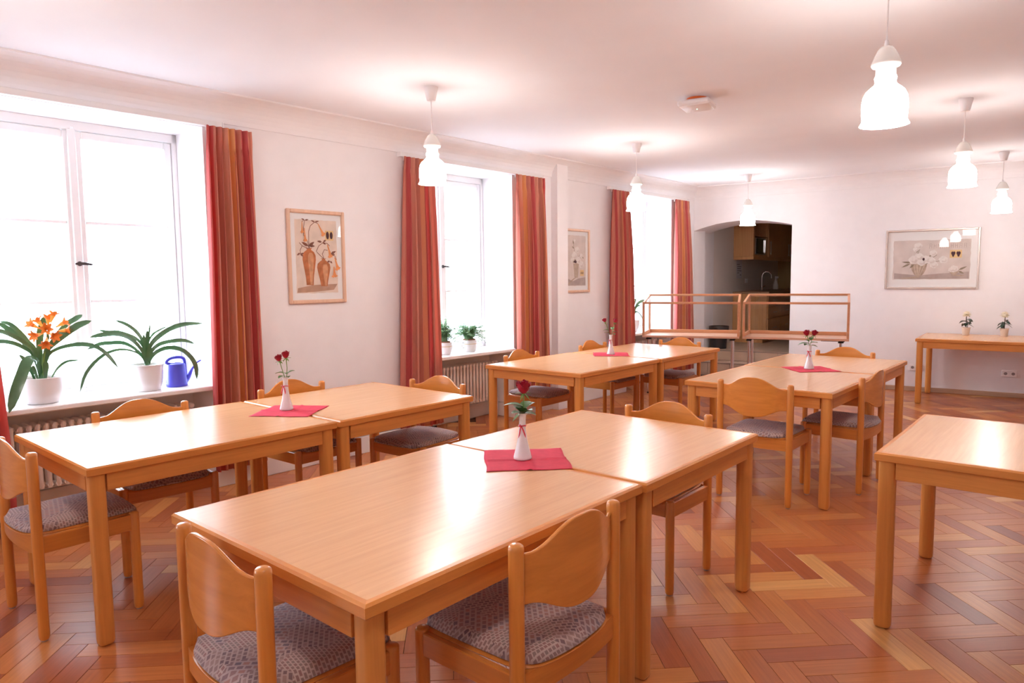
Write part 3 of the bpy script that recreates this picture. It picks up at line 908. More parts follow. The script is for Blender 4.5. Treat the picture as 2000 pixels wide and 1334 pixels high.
def vase(x, y, turn, label):
    t = thing('flower_vase', T(x, y, .7525, turn), label, 'vase', 'slim white bud vases')
    p = [(0, .001), (.034, .0), (.0375, .003), (.037, .010), (.030, .035), (.0225, .065), (.017, .100), (.014, .130), (.0133, .150), (.0142, .170), (.0165, .186),
         (.0152, .187), (.0128, .170), (.0115, .150), (.0115, .11), (0, .10)]
    part('body', MB().lathe(p, 28), 'porcelain', t, 60)
    mb = MB()
    mb.tube([(.0152 * cos(k * pi / 10), .0152 * sin(k * pi / 10), .137 + .001 * sin(k)) for k in range(21)], .0022, 6)
    mb.tube([(.015, -.004, .137), (.024, -.010, .145), (.027, -.014, .138), (.018, -.008, .134)], .0018, 6)
    mb.tube([(.0165, -.006, .136), (.0215, -.009, .122), (.024, -.012, .105), (.030, -.016, .092)], [.0022, .003, .003, .0012], 6)
    mb.tube([(.0165, -.004, .136), (.020, .004, .120), (.025, .010, .104), (.031, .013, .094)], [.0022, .003, .003, .0012], 6)
    part('ribbon', mb, 'ribbon', t)
    return t
R2 = Vector((.7564, .6541, 0))       # along the row of the picture plane, only used to turn the stems the way the photo shows them
def leaflet(mb, base, dirv, ln, wd, mi=0, droop=.25):
    d = Vector(dirv).normalized(); s = d.cross(Vector((0, 0, 1)))
    s = s.normalized() if s.length > .05 else Vector((1, 0, 0))
    n = s.cross(d)
    rows = []
    for i in range(7):
        u = i / 6; w = wd * 1.15 * (sin(pi * min(1, u * .92 + .06)) ** .8) * .5
        c = Vector(base) + d * ln * u - Vector((0, 0, 1)) * droop * ln * u * u
        rows.append((c - s * w + n * w * .25, c - n * .0012, c + s * w + n * w * .25, c + n * .0008))
    vs = [p for r in rows for p in r]; fs = [(3, 2, 1, 0), (24, 25, 26, 27)]
    for i in range(6):
        for k in range(4): fs.append((i * 4 + k, i * 4 + (k + 1) % 4, i * 4 + 4 + (k + 1) % 4, i * 4 + 4 + k))
    mb.add(vs, fs, mi)
def bloom_mb(r, h, seed):
    rg = random.Random(seed); mb = MB()
    mb.lathe([(0, 0), (r * .5, h * .06), (r * .62, h * .35), (r * .5, h * .75), (r * .2, h * .88), (0, h * .86)], 12)
    for ring, (n, rr, op) in enumerate(((3, .42, -.12), (4, .66, .0), (5, .86, .16))):
        for k in range(n):
            a0 = 2 * pi * (k + .3 * ring) / n + rg.uniform(-.2, .2); span = 2 * pi / n * .78; hh = h * (1 - .08 * ring) * rg.uniform(.93, 1.05)
            vs, fs = [], []
            nu, nv = 8, 6
            for sd in (0, 1):
                for j in range(nv + 1):
                    for i in range(nu + 1):
                        u, v = 2 * i / nu - 1, j / nv
                        ed = (1 - abs(u) ** 2.5 * v ** 2 * .35)
                        rad = r * rr * (sin(pi * .5 * min(1, v * 1.7 + .12)) ** .7) + r * (op * v ** 2 + .22 * max(0, v - .75) * (1 + ring * .6))
                        rad -= .0009 * sd
                        a = a0 + u * span * (1 - .25 * v ** 3)
                        vs.append((rad * cos(a), rad * sin(a), hh * v * ed))
            o_ = (nu + 1) * (nv + 1)
            for j in range(nv):
                for i in range(nu):
                    q = j * (nu + 1) + i
                    fs.append((q, q + 1, q + nu + 2, q + nu + 1)); fs.append((q + o_, q + o_ + nu + 1, q + o_ + nu + 2, q + o_ + 1))
            for i in range(nu):
                q = nv * (nu + 1) + i; fs.append((q, q + 1, q + 1 + o_, q + o_))
            mb.add(vs, fs)
    return mb
def rose(x, y, lean, hgt, label, r, seed, leaves):
    """stem starts inside the vase neck; lean = sideways offset of the bloom"""
    t = thing('rose', T(x, y, .7525 + .104), label, 'rose', 'red roses in the vases')
    top = R2 * lean; top.z = .082 + hgt
    rg = random.Random(seed)
    fx = Vector((rg.uniform(-.003, .003), rg.uniform(-.003, .003), 0)) + R2 * (.004 if lean > 0 else -.004)
    P = [(fx.x, fx.y, 0.006), (fx.x, fx.y, .08), (top.x * .45 + fx.x, top.y * .45 + fx.y, .08 + hgt * .5), tuple(top)]
    part('stem', MB().tube(P, [.0022, .0022, .002, .0025], 8), 'stem', t)
    d = (Vector(P[3]) - Vector(P[2])).normalized()
    rot = Vector((0, 0, 1)).rotation_difference(d).to_matrix().to_4x4()
    b = part('bloom', bloom_mb(r, r * 2.15, seed), 'rose', t, 60, Matrix.Translation(top - d * .004) @ rot)
    mb = MB()
    mb.lathe([(0, -.008), (.005, -.006), (.007, 0), (.004, .004), (0, .004)], 10)
    for k in range(5):
        a = k * 2 * pi / 5
        leaflet(mb, (0.005 * cos(a), .005 * sin(a), -.001), (cos(a), sin(a), .3 if k % 2 else -.5), r * 1.15, .007, 0, .3)
    part('calyx', mb, 'stem', b)
    for (az, zb, ln, wd, el) in leaves:
        mb = MB(); a = radians(az); dv = Vector((cos(a), sin(a), el))
        leaflet(mb, (fx.x + top.x * .2, fx.y + top.y * .2, .08 + zb), dv, ln, wd, 0, .3)
        part('leaf', mb, 'roseleaf', t)
    return t
RA = 40.9   # azimuth of image-right
vase(-3.539, 2.126, radians(-60), 'slim white vase with a red ribbon on the left row of tables')
rose(-3.539, 2.126, -.030, .095, 'smaller red rose, left one in the vase on the left row', .0185, 1, [(RA + 175, .025, .05, .03, .25), (RA + 250, .01, .045, .026, .1)])
rose(-3.539, 2.126, .008, .112, 'upright red rose, right one in the vase on the left row', .020, 2, [(RA + 20, .02, .055, .034, .8), (RA + 120, .02, .05, .03, .3), (RA - 60, .005, .04, .026, .3)])
vase(-1.793, 2.127, radians(-50), 'slim white vase with a red ribbon on the foreground tables')
rose(-1.793, 2.127, .006, .085, 'single large red rose in the foreground vase', .026, 3,
     [(RA + 172, .030, .085, .040, .35), (RA + 12, .012, .072, .046, 1.1), (RA + 150, .002, .065, .046, 1.0), (RA - 90, .002, .044, .040, .7), (RA + 60, .02, .065, .040, .9), (RA - 40, .0, .060, .042, .8), (RA + 210, -.002, .060, .044, .5), (RA - 15, .0, .055, .034, .25), (RA - 120, .004, .055, .042, 1.2), (RA + 185, .004, .05, .036, -.5)])
vase(-3.627, 5.618, radians(-80), 'slim white vase with a red ribbon in front of the last red curtain')
rose(-3.627, 5.618, -.055, .125, 'red rose leaning left in the vase by the last red curtain', .019, 4, [(RA + 175, .05, .06, .032, .2), (RA + 200, .02, .055, .03, .4)])
rose(-3.627, 5.618, .038, .118, 'red rose leaning right in the vase by the last red curtain', .019, 5, [(RA + 10, .03, .05, .03, .2), (RA + 80, .05, .06, .035, .9), (RA - 70, .01, .05, .034, .2)])
vase(-1.803, 5.615, radians(-80), 'slim white vase with a red ribbon on the back right tables')
rose(-1.803, 5.615, -.022, .078, 'left red rose of the two below the right glass case', .022, 6, [(RA + 178, .02, .085, .036, .1), (RA + 215, .01, .06, .036, .2), (RA + 120, .03, .05, .036, .6)])
rose(-1.803, 5.615, .030, .078, 'right red rose of the two below the right glass case', .022, 7, [(RA + 5, .02, .06, .036, .3), (RA - 30, .0, .05, .034, .1), (RA + 60, .04, .055, .034, .9)])

# ================================================================== PENDANT LAMPS
def make_lamp():
    t = thing('pendant_lamp', Matrix.Identity(4), 'x', 'lamp', 'white opal glass pendant lamps')
    part('canopy', MB().lathe([(0, 0), (.047, 0), (.047, -.008), (.030, -.085), (.026, -.09), (0, -.09)], 24), 'plastic', t, 40)
    part('cord', MB().tube([(0, 0, -.08), (0, 0, -.30)], .0035, 8), 'plastic', t)
    part('cord_grip', MB().lathe([(0, -.285), (.007, -.285), (.011, -.310), (.012, -.318), (0, -.318)], 14), 'plastic', t)
    part('cap', MB().lathe([(0, -.312), (.022, -.312), (.034, -.325), (.047, -.350), (.053, -.366), (.058, -.378), (.059, -.386), (.054, -.394), (.043, -.396), (.040, -.39), (0, -.39)], 32), 'shade_neck', t, 60)
    part('neck', MB().lathe([(.040, -.390), (.0400, -.430), (.038, -.434), (.036, -.43), (.036, -.392)], 32), 'shade_neck', t, 60)
    part('shade', MB().lathe([(.036, -.431), (.041, -.433), (.044, -.441), (.042, -.450), (.040, -.458), (.045, -.470), (.060, -.482), (.076, -.497), (.086, -.518), (.0905, -.545), (.0905, -.590), (.088, -.608),
                              (.088, -.620), (.095, -.634), (.098, -.638), (.094, -.637), (.084, -.620), (.085, -.585), (.085, -.545), (.081, -.520), (.072, -.501), (.056, -.486), (.040, -.472), (.035, -.458), (.036, -.431)], 40), 'shade', t, 60)
    return t
LAMPS = [(-3.552, 3.300, 'white glass pendant lamp in front of the middle window, left one of the window-side row'),
         (-3.583, 5.995, 'white glass pendant lamp in front of the last red curtain'),
         (-3.632, 8.805, 'white glass pendant lamp in front of the kitchenette arch'),
         (-.806, 3.400, 'white glass pendant lamp at the top right, the largest in view'),
         (-.926, 6.200, 'white glass pendant lamp upper right of the large horizontal picture, second of the right row'),
         (-1.0, 9.170, 'white glass pendant lamp nearest the far wall at the right picture edge'),
         (-3.50, .50, 'added unseen pendant lamp over the near end of the leftmost table'),  # out of view, added to brighten the room
         (-.72, .60, 'added unseen pendant lamp over the near end of the foreground table')]  # likewise out of view, added for more fill light
lamp = make_lamp()
for i, (x, y, lb) in enumerate(LAMPS):
    mw = T(x, y, ZC)
    if i == 0: lamp.matrix_world = mw; lamp['label'] = lb
    else: dup(lamp, mw, lb)

# ================================================================== ACCESS POINT ON THE CEILING
t = thing('access_point', T(-2.375, 4.81, ZC, radians(12)), 'square white wireless access point on the ceiling with an orange cable coil', 'access point')
part('cable_coil', MB().lathe([(.055, 0), (.072, 0), (.078, -.006), (.073, -.012), (.079, -.017), (.072, -.024), (.055, -.024)], 28), 'orange_cable', t, 40)
part('body', MB().cbox(-.115, .115, -.115, .115, -.068, -.0245, .012), 'plastic', t)
part('bevel_plate', MB().add([(-.105, -.105, -.0682), (.105, -.105, -.0682), (.105, .105, -.0682), (-.105, .105, -.0682), (-.085, -.085, -.076), (.085, -.085, -.076), (.085, .085, -.076), (-.085, .085, -.076)],
     [(0, 1, 2, 3), (4, 7, 6, 5), (0, 4, 5, 1), (1, 5, 6, 2), (2, 6, 7, 3), (3, 7, 4, 0)]), 'plastic', t)
part('status_light', MB().cbox(-.004, .004, -.004, .004, -.078, -.0765, .0005), 'led', t)

# ================================================================== FRAMED PICTURES
def flat(mb, pts, layer, mi):
    """flat printed shape in the picture plane (x right, z up); layers 0.3 mm apart"""
    y = -.006 - .0003 * layer
    mb.add([(p[0], y, p[1]) for p in pts], [tuple(range(len(pts)))], mi)
def stroke(mb, pts, w, layer, mi):
    y = -.006 - .0003 * layer
    P = [Vector((p[0], 0, p[1])) for p in pts]; vs = []
    for i, p in enumerate(P):
        d = (P[min(i + 1, len(P) - 1)] - P[max(i - 1, 0)]).normalized(); n = Vector((-d.z, 0, d.x)) * w * .5
        vs += [(p.x + n.x, y, p.z + n.z), (p.x - n.x, y, p.z - n.z)]
    mb.add(vs, [(2 * i, 2 * i + 1, 2 * i + 3, 2 * i + 2) for i in range(len(P) - 1)], mi)
def sym(cx, z0, prof):
    """outline of a vase: prof = [(half width, height)]"""
    return [(cx + w, z0 + h) for w, h in prof] + [(cx - w, z0 + h) for w, h in reversed(prof)]
def blob(cx, cz, rx, rz, n=16, k=.12, s=0):
    return [(cx + rx * (1 + k * sin(5 * a + s)) * cos(a), cz + rz * (1 + k * sin(5 * a + s + 1)) * sin(a)) for a in [2 * pi * i / n for i in range(n)]]
def leafshape(x, z, dx, dz, w):
    nx, nz = -dz, dx; L_ = math.hypot(dx, dz); nx, nz = nx / L_ * w, nz / L_ * w
    return [(x, z), (x + dx * .35 + nx, z + dz * .35 + nz), (x + dx * .7 + nx * .7, z + dz * .7 + nz * .7), (x + dx, z + dz), (x + dx * .7 - nx * .7, z + dz * .7 - nz * .7), (x + dx * .35 - nx, z + dz * .35 - nz)]
def bell(mb, x, z, dx, dz, w, layer, mi):
    """hanging trumpet flower from (x,z) towards (dx,dz)"""
    L_ = math.hypot(dx, dz); ux, uz = dx / L_, dz / L_; nx, nz = -uz, ux
    P = lambda t, s: (x + dx * t + nx * w * s, z + dz * t + nz * w * s)
    flat(mb, [P(0, .15), P(.5, .30), P(.8, .55), P(.9, 1.1), P(.98, .55), P(1.05, .3), P(.98, 0), P(1.06, -.4), P(.92, -1.1), P(.8, -.55), P(.5, -.30), P(0, -.15)], layer, mi)
def picture(mw, w, h, fw_, frame_mat, label, art, mats):
    t = thing('framed_picture', mw, label, 'picture', 'framed flower prints')
    for s in (-1, 1):
        x0, x1 = sorted((s * w / 2, s * (w / 2 - fw_)))
        part('frame_bar', MB().cbox(x0, x1, -.024, -.0005, -h / 2, h / 2, .006), frame_mat, t)
        z0, z1 = sorted((s * h / 2, s * (h / 2 - fw_)))
        part('frame_bar', MB().cbox(-w / 2 + fw_, w / 2 - fw_, -.0235, -.0005, z0, z1, .006), frame_mat, t)
    part('mount', MB().box(-w / 2 + fw_ * .8, w / 2 - fw_ * .8, -.006, -.003, -h / 2 + fw_ * .8, h / 2 - fw_ * .8), 'mat', t)
    mb = MB(); art(mb)
    part('print', mb, mats, t, False, fix=False)
    part('glass', MB().box(-w / 2 + fw_ * .9, w / 2 - fw_ * .9, -.013, -.011, -h / 2 + fw_ * .9, h / 2 - fw_ * .9), 'glass', t)
def rough_rect(x0, x1, z0, z1, seed, a=.003, n=14):
    rg = random.Random(seed); P = []
    for i in range(n): P.append((x0 + (x1 - x0) * i / n, z0 + rg.uniform(-a, a)))
    for i in range(n): P.append((x1 + rg.uniform(-a, a), z0 + (z1 - z0) * i / n))
    for i in range(n): P.append((x1 - (x1 - x0) * i / n, z1 + rg.uniform(-a, a)))
    for i in range(n): P.append((x0 + rg.uniform(-a, a), z1 - (z1 - z0) * i / n))
    return P
def art_vases(mb):
    flat(mb, rough_rect(-.190, .190, -.285, .290, 3), 1, 0)
    flat(mb, [(-.185, -.28), (-.02, -.275), (.15, -.262), (.185, -.215), (-.05, -.222), (-.18, -.245)], 2, 7)
    flat(mb, [(-.175, -.275), (-.10, -.245), (-.055, -.222), (.0, -.222), (-.05, -.26), (-.10, -.28)], 3, 7)
    flat(mb, sym(-.070, -.222, [(.032, 0), (.036, .06), (.050, .14), (.060, .20), (.058, .235), (.045, .26), (.022, .275), (.018, .283), (.030, .292)]), 4, 2)
    flat(mb, sym(-.056, -.222, [(.010, .005), (.012, .06), (.020, .14), (.026, .20), (.024, .235), (.012, .255)]), 5, 3)
    flat(mb, sym(.060, -.232, [(.030, 0), (.036, .04), (.054, .11), (.062, .15), (.056, .178), (.032, .198), (.016, .208), (.014, .216), (.028, .222)]), 6, 2)
    flat(mb, sym(.074, -.232, [(.009, .005), (.012, .04), (.022, .11), (.025, .145), (.016, .175)]), 7, 3)
    for P in ([(-.070, .065), (-.08, .12), (-.115, .17), (-.112, .23), (-.10, .285), (-.125, .275)], [(-.066, .065), (-.07, .12), (-.068, .20), (-.05, .245), (-.01, .275), (.02, .262)],
              [(-.075, .065), (-.13, .085), (-.155, .11)], [(-.13, .085), (-.15, .05), (-.145, .02)], [(.06, -.012), (.01, .03), (-.005, .045), (.02, .09), (.06, .115), (.10, .11)],
              [(.062, -.01), (.05, .025), (.07, .06), (.10, .055)], [(.10, .11), (.12, .09)], [(.13, .02), (.17, .01), (.18, -.02)]):
        stroke(mb, P, .005, 8, 4)
    for a in ((-.125, .275, .0, -.09, .016), (-.105, .225, .005, -.105, .018), (.02, .262, .05, -.09, .022), (.10, .10, .03, -.10, .026), (.165, .0, .03, -.10, .026), (.155, -.075, .005, -.085, .030)):
        bell(mb, *a[:4], a[4], 9, 1)
    for a in ((-.10, .285, -.03, .012, .006), (-.10, .285, .035, .006, .006), (-.01, .275, -.035, .012, .006), (-.01, .275, .04, .01, .006), (-.075, .085, -.06, .03, .012), (-.07, .085, .05, .035, .012), (-.07, .09, .055, -.005, .011),
              (-.15, .03, -.03, -.02, .008), (-.15, .03, .025, -.03, .009), (-.145, .02, .03, .01, .007), (.05, .12, -.045, .006, .009), (.06, .12, .035, .022, .008), (.055, .12, .03, -.02, .008), (.13, .03, .05, .02, .01), (.13, .03, .04, -.01, .009), (.12, -.03, -.03, -.01, .009), (.12, -.03, .02, -.02, .008)):
        flat(mb, leafshape(*a), 10, 4)
    flat(mb, [(.082, .135), (.158, .135), (.158, .212), (.082, .212)], 11, 6)
    flat(mb, blob(.103, .174, .014, .031, 14, .04), 12, 5); flat(mb, blob(.138, .174, .014, .029, 14, .04), 12, 5)
picture(ML @ Matrix.Translation((0, 3.234, 1.667)) @ Matrix.Rotation(pi / 2, 4, 'Z'), .524, .735, .030, 'frame_beech',
        'upright beech framed print of two tall terracotta vases with orange trumpet flowers', art_vases,
        ['print_warm', 'p_orange', 'p_terra', 'p_terra_l', 'p_brown', 'p_dark', 'p_gold', 'p_shadow'])
def peony(mb, x, z, r, layer):
    flat(mb, blob(x, z, r, r * .92, 18, .10, x * 40), layer, 1)
    flat(mb, blob(x + r * .2, z - r * .25, r * .62, r * .5, 14, .16, z * 30), layer + 1, 2)
    flat(mb, blob(x - r * .05, z + r * .12, r * .5, r * .4, 14, .16, z * 50), layer + 2, 1)
def art_tallvase(mb):
    flat(mb, rough_rect(-.190, .190, -.290, .292, 5), 1, 0)
    flat(mb, [(-.18, -.285), (.185, -.285), (.185, -.19), (.04, -.205), (-.06, -.235), (-.18, -.20)], 2, 6)
    flat(mb, [(.0, -.195), (-.05, -.20), (-.13, -.27), (-.17, -.275), (-.08, -.215)], 3, 3)
    flat(mb, sym(0, -.195, [(.034, 0), (.040, .05), (.048, .12), (.055, .165)]), 4, 3)
    for i in range(5): stroke(mb, [(-.04 + .02 * i, -.03), (-.028 + .014 * i, -.19)], .006, 5, 7)
    for P in ([(0, -.03), (-.03, .08), (-.05, .2)], [(0, -.03), (.05, .05), (.10, .09)], [(0, -.03), (-.06, .0)]): stroke(mb, P, .005, 5, 5)
    for a in ((-.03, -.02, -.05, .03, .014), (.0, -.02, -.035, .05, .014), (-.05, .19, -.01, .05, .012), (.06, .03, .04, .02, .01), (-.045, .14, -.03, .03, .009), (.1, .06, .05, -.03, .01), (.01, .10, .03, .02, .008)):
        flat(mb, leafshape(*a), 6, 5)
    for a in ((-.035, .06, .05), (.045, .01, .045), (.02, .13, .04), (-.08, .01, .03), (.10, -.04, .045), (-.03, .23, .022), (.10, .06, .03)): peony(mb, *a, 7)
    flat(mb, blob(-.02, -.01, .03, .016, 10), 11, 4)
    flat(mb, [(.075, -.175), (.15, -.175), (.15, -.105), (.075, -.105)], 11, 8)
    for i in range(3): flat(mb, leafshape(.092 + .02 * i, -.158, .004, .036, .006), 12, 4)
picture(ML @ Matrix.Translation((0, 6.708, 1.677)) @ Matrix.Rotation(pi / 2, 4, 'Z'), .524, .735, .028, 'frame_beech',
        'beech framed print of white flowers in a tall pot, half hidden by the pillar', art_tallvase,
        ['print_grey', 'p_white', 'p_white2', 'p_stone', 'p_dark', 'p_olive', 'p_grey', 'p_stone2', 'p_gold'])
def art_peonies(mb):
    flat(mb, rough_rect(-.415, .410, -.250, .235, 8, .004), 1, 0)
    flat(mb, [(-.40, -.245), (.40, -.245), (.40, -.16), (.10, -.18), (-.12, -.20), (-.40, -.17)], 2, 6)
    flat(mb, [(-.13, -.205), (-.20, -.215), (-.33, -.235), (-.22, -.240), (-.10, -.225)], 3, 3)
    flat(mb, [(.25, -.195), (.20, -.205), (.33, -.215), (.36, -.20)], 3, 3)
    flat(mb, sym(-.130, -.205, [(.030, 0), (.050, .02), (.075, .07), (.086, .125), (.088, .145)]), 4, 3)
    for i in range(4): flat(mb, [(-.195 + .04 * i, -.065), (-.178 + .04 * i, -.065), (-.155 + .014 * i, -.20), (-.162 + .014 * i, -.20)], 5, 7)
    flat(mb, sym(.245, -.195, [(.025, 0), (.040, .02), (.052, .05)]), 4, 3)
    for i in range(3): flat(mb, [(.21 + .025 * i, -.148), (.22 + .025 * i, -.148), (.238 + .006 * i, -.19), (.232 + .006 * i, -.19)], 5, 7)
    for P in ([(-.13, -.07), (-.15, .06), (-.12, .14)], [(-.13, -.07), (.02, .02), (.06, .05)], [(-.1, -.07), (.05, -.03), (.14, -.02)]): stroke(mb, P, .006, 5, 5)
    for a in ((-.21, -.04, -.11, .01, .012), (-.22, -.05, -.10, -.05, .012), (-.18, -.06, -.05, -.05, .012), (-.19, -.01, -.06, .02, .01), (-.16, .08, .02, .06, .01), (.29, -.14, .09, .045, .012), (.29, -.15, .06, -.035, .012), (-.02, .02, .02, .05, .009), (.08, -.02, .05, -.01, .009)):
        flat(mb, leafshape(*a), 6, 5)
    for a in ((-.19, -.005, .055), (-.13, .03, .05), (-.10, -.035, .05), (-.055, .0, .048), (.0, -.02, .048), (.03, -.07, .045), (-.145, .165, .045), (-.17, .125, .03), (.02, .075, .04), (.13, -.01, .048), (.245, -.125, .045), (.215, -.135, .03)): peony(mb, *a, 7)
    flat(mb, blob(-.08, .0, .012, .018, 10), 11, 4)
    # faint capitals across the upper band of the print
    for i, ch in enumerate('AHNDREHAA'):
        x = -.02 + .045 * i; z = .13
        stroke(mb, [(x, z), (x, z + .055)], .004, 3, 6); stroke(mb, [(x + .022, z), (x + .022, z + .055)], .004, 3, 6)
        if ch in 'AHE': stroke(mb, [(x, z + .03), (x + .022, z + .03)], .004, 3, 6)
        if ch in 'AD': stroke(mb, [(x, z + .055), (x + .022, z + .055)], .004, 3, 6)
        if ch == 'N': stroke(mb, [(x, z + .055), (x + .022, z)], .004, 3, 6)
    flat(mb, [(.195, .010), (.320, .010), (.320, .105), (.195, .105)], 11, 8)
    for cx in (.230, .285):
        for sx in (-1, 1):
            flat(mb, blob(cx + sx * .009, .066, .013, .022, 12, .12), 12, 4)
        flat(mb, blob(cx, .04, .012, .018, 12, .1), 13, 4)
picture(MF @ Matrix.Translation((.7165, 0, 1.664)), 1.009, .742, .026, 'frame_silver',
        'wide silver framed print of white flowers in a bowl on the far wall', art_peonies,
        ['print_grey', 'p_white', 'p_white2', 'p_stone', 'p_dark', 'p_olive', 'p_grey', 'p_stone2', 'p_gold'])

# ================================================================== GLASS SHOWCASES ON FOLDING LEGS
def showcase(x, y, adeg, label):
    t = thing('display_case', T(x, y, 0, radians(adeg)), label, 'display case', 'glass display cases on chrome legs')
    w, d, zb, s = 1.165, .548, .75, .026
    hf, hb = 1.165, 1.252
    part('base_board', MB().cbox(0, w, 0, d, zb - .026, zb, .003), 'caseboard', t)
    for px in (0, w - s):
        part('post', MB().cbox(px, px + s, .0, s, zb + .0005, hf - .022, .002), 'case', t)
        part('post', MB().cbox(px, px + s, d - s, d, zb + .0005, hb - .022, .002), 'case', t)
        L_ = math.hypot(d, hb - hf); a = math.atan2(hb - hf, d)
        part('sloping_rail', MB().cbox(px, px + s, s, L_ - s, -.024, 0, .002, 0, Matrix.Translation((0, 0, hf)) @ Matrix.Rotation(a, 4, 'X')), 'case', t)
        part('bottom_rail', MB().cbox(px, px + s, s + .0005, d - s - .0005, zb + .0005, zb + .040, .002), 'case', t)
    part('front_rail', MB().cbox(0, w, 0, s, hf - .0215, hf + .004, .002), 'case', t)
    part('back_rail', MB().cbox(0, w, d - s, d, hb - .0215, hb + .004, .002), 'case', t)
    part('back_bottom_rail', MB().cbox(s + .0005, w - s - .0005, d - s, d, zb + .0005, zb + .042, .002), 'case', t)
    g = MB().box(s, w - s, .010, .014, zb, hf - .021); part('glass_pane', g, 'glass', t)
    part('glass_pane', MB().box(.010, .014, s, d - s, zb + .04, hf - .02), 'glass', t)
    part('glass_pane', MB().box(w - .014, w - .010, s, d - s, zb + .04, hf - .02), 'glass', t)
    part('glass_pane', MB().add([(s, s, hf + .0 - .01), (w - s, s, hf - .01), (w - s, d - s, hb - .012), (s, d - s, hb - .012), (s, s, hf - .014), (w - s, s, hf - .014), (w - s, d - s, hb - .016), (s, d - s, hb - .016)],
         [(0, 1, 2, 3), (7, 6, 5, 4), (0, 4, 5, 1), (1, 5, 6, 2), (2, 6, 7, 3), (3, 7, 4, 0)]), 'glass', t)
    for k, px in enumerate((.075, w - .075)):
        sgn = 1 if k == 0 else -1
        b = part('bracket', MB().cbox(px - .03, px + .03, .05, d - .05, zb - .040, zb - .0265, .003).cbox(*sorted((px, px + sgn * .22)), .06, .09, zb - .036, zb - .0265, .002)
                 .cbox(px - .04, px + .02, .07, .14, zb - .056, zb - .0395, .004).cbox(px - .04, px + .02, d - .14, d - .07, zb - .056, zb - .0395, .004), 'black', t)
        for py in (.105, d - .105):
            lg = part('leg', MB().cyl(px - .01, py, .012, zb - .05, .0145, 16), 'chrome', t)
            part('foot', MB().lathe([(0, 0), (.019, 0), (.02, .006), (.016, .02), (0, .02)], 16, 0, Matrix.Translation((px - .01, py, 0))), 'black', lg)
showcase(-4.527, 7.735, 21.5, 'left glass display case with wooden frame, reaching in front of the farthest window')
showcase(-3.424, 8.205, 15.5, 'right glass display case with wooden frame, reaching in front of the far wall')

# ================================================================== FAR WALL SOCKETS AND SWITCH
def socket(mw, n, label, cat='socket', sw=False):
    t = thing('wall_socket' if not sw else 'light_switch', mw, label, cat)
    w = .075 * n
    part('plate', MB().cbox(-w / 2, w / 2, -.010, -.0003, -.04, .04, .003), 'plastic', t)
    for k in range(n):
        cx = -w / 2 + .0375 + .075 * k
        if sw: part('rocker', MB().cbox(cx - .028, cx + .028, -.015, -.0102, -.028, .028, .002), 'plastic', t)
        else:
            X = Matrix.Translation((cx, -.0102, 0)) @ Matrix.Rotation(pi / 2, 4, 'X')
            e = part('socket_ring', MB().lathe([(.018, .0), (.022, .0), (.022, .003), (.018, .003), (.018, 0)], 24, 0, X), 'plastic', t)
            part('socket_well', MB().lathe([(0, .0003), (.018, .0003), (.018, .001), (0, .001)], 24, 0, X), 'hole', e)
socket(MF @ Matrix.Translation((.600, 0, .302)), 2, 'white double wall socket half behind the left leg of the side table')
socket(MF @ Matrix.Translation((1.568, 0, .285)), 2, 'white double wall socket under the side table')
socket(MF @ Matrix.Translation((-.815, 0, 1.13)), 1, 'white light switch on the far wall behind the right glass case', 'light switch', True)

# ================================================================== POTTED WHITE FLOWERS ON THE SIDE TABLE
def potted_bloom(x, y, turn, label, seed):
    rg = random.Random(seed)
    t = thing('potted_flower', T(x, y, .7505, turn), label, 'potted plant')
    part('pot', MB().lathe([(0, 0), (.033, 0), (.035, .004), (.043, .082), (.046, .084), (.046, .094), (.042, .094), (.040, .080), (0, .078)], 28), 'cream_pot', t, 50)
    part('soil', MB().lathe([(0, .0785), (.0385, .0785), (.03, .087), (.012, .085), (0, .088)], 16), 'soil', t)
    part('stem', MB().tube([(0, 0, .085), (.003, .002, .13), (-.002, 0, .18), (0, -.002, .235)], .004, 8).tube([(.012, 0, .085), (.016, .002, .12), (.012, .004, .165)], .0035, 8), 'bark', t)
    for k in range(11):
        mb = MB(); a = radians(k * 137.5 + rg.uniform(-15, 15)); z = .125 + .012 * (k % 6) + rg.uniform(-.005, .008)
        leaflet(mb, (.004 * cos(a), .004 * sin(a), z), (cos(a), sin(a), rg.uniform(-.1, .45)), rg.uniform(.06, .085), rg.uniform(.034, .046), 0, .55)
        part('leaf', mb, 'darkleaf', t)
    mb = MB()
    for ring, (n, el, ln) in enumerate(((12, 0.0, .050), (12, .55, .052), (10, 1.2, .052), (8, 2.4, .050), (10, -.55, .042))):
        for k in range(n):
            a = 2 * pi * (k + .5 * ring) / n + rg.uniform(-.12, .12)
            leaflet(mb, (0, 0, .245), (cos(a), sin(a), el + rg.uniform(-.12, .12)), ln * rg.uniform(.85, 1.1), .022, 0, .12)
    mb.lathe([(0, .232), (.014, .234), (.026, .246), (.028, .262), (.020, .276), (0, .282)], 14)
    part('bloom', mb, 'mum', t)
potted_bloom(-1.357, 9.80, 0.3, 'small cream pot with a white double flower, left one on the side table', 3)
potted_bloom(-.985, 9.83, 2.0, 'small cream pot with a white double flower, right one on the side table', 9)

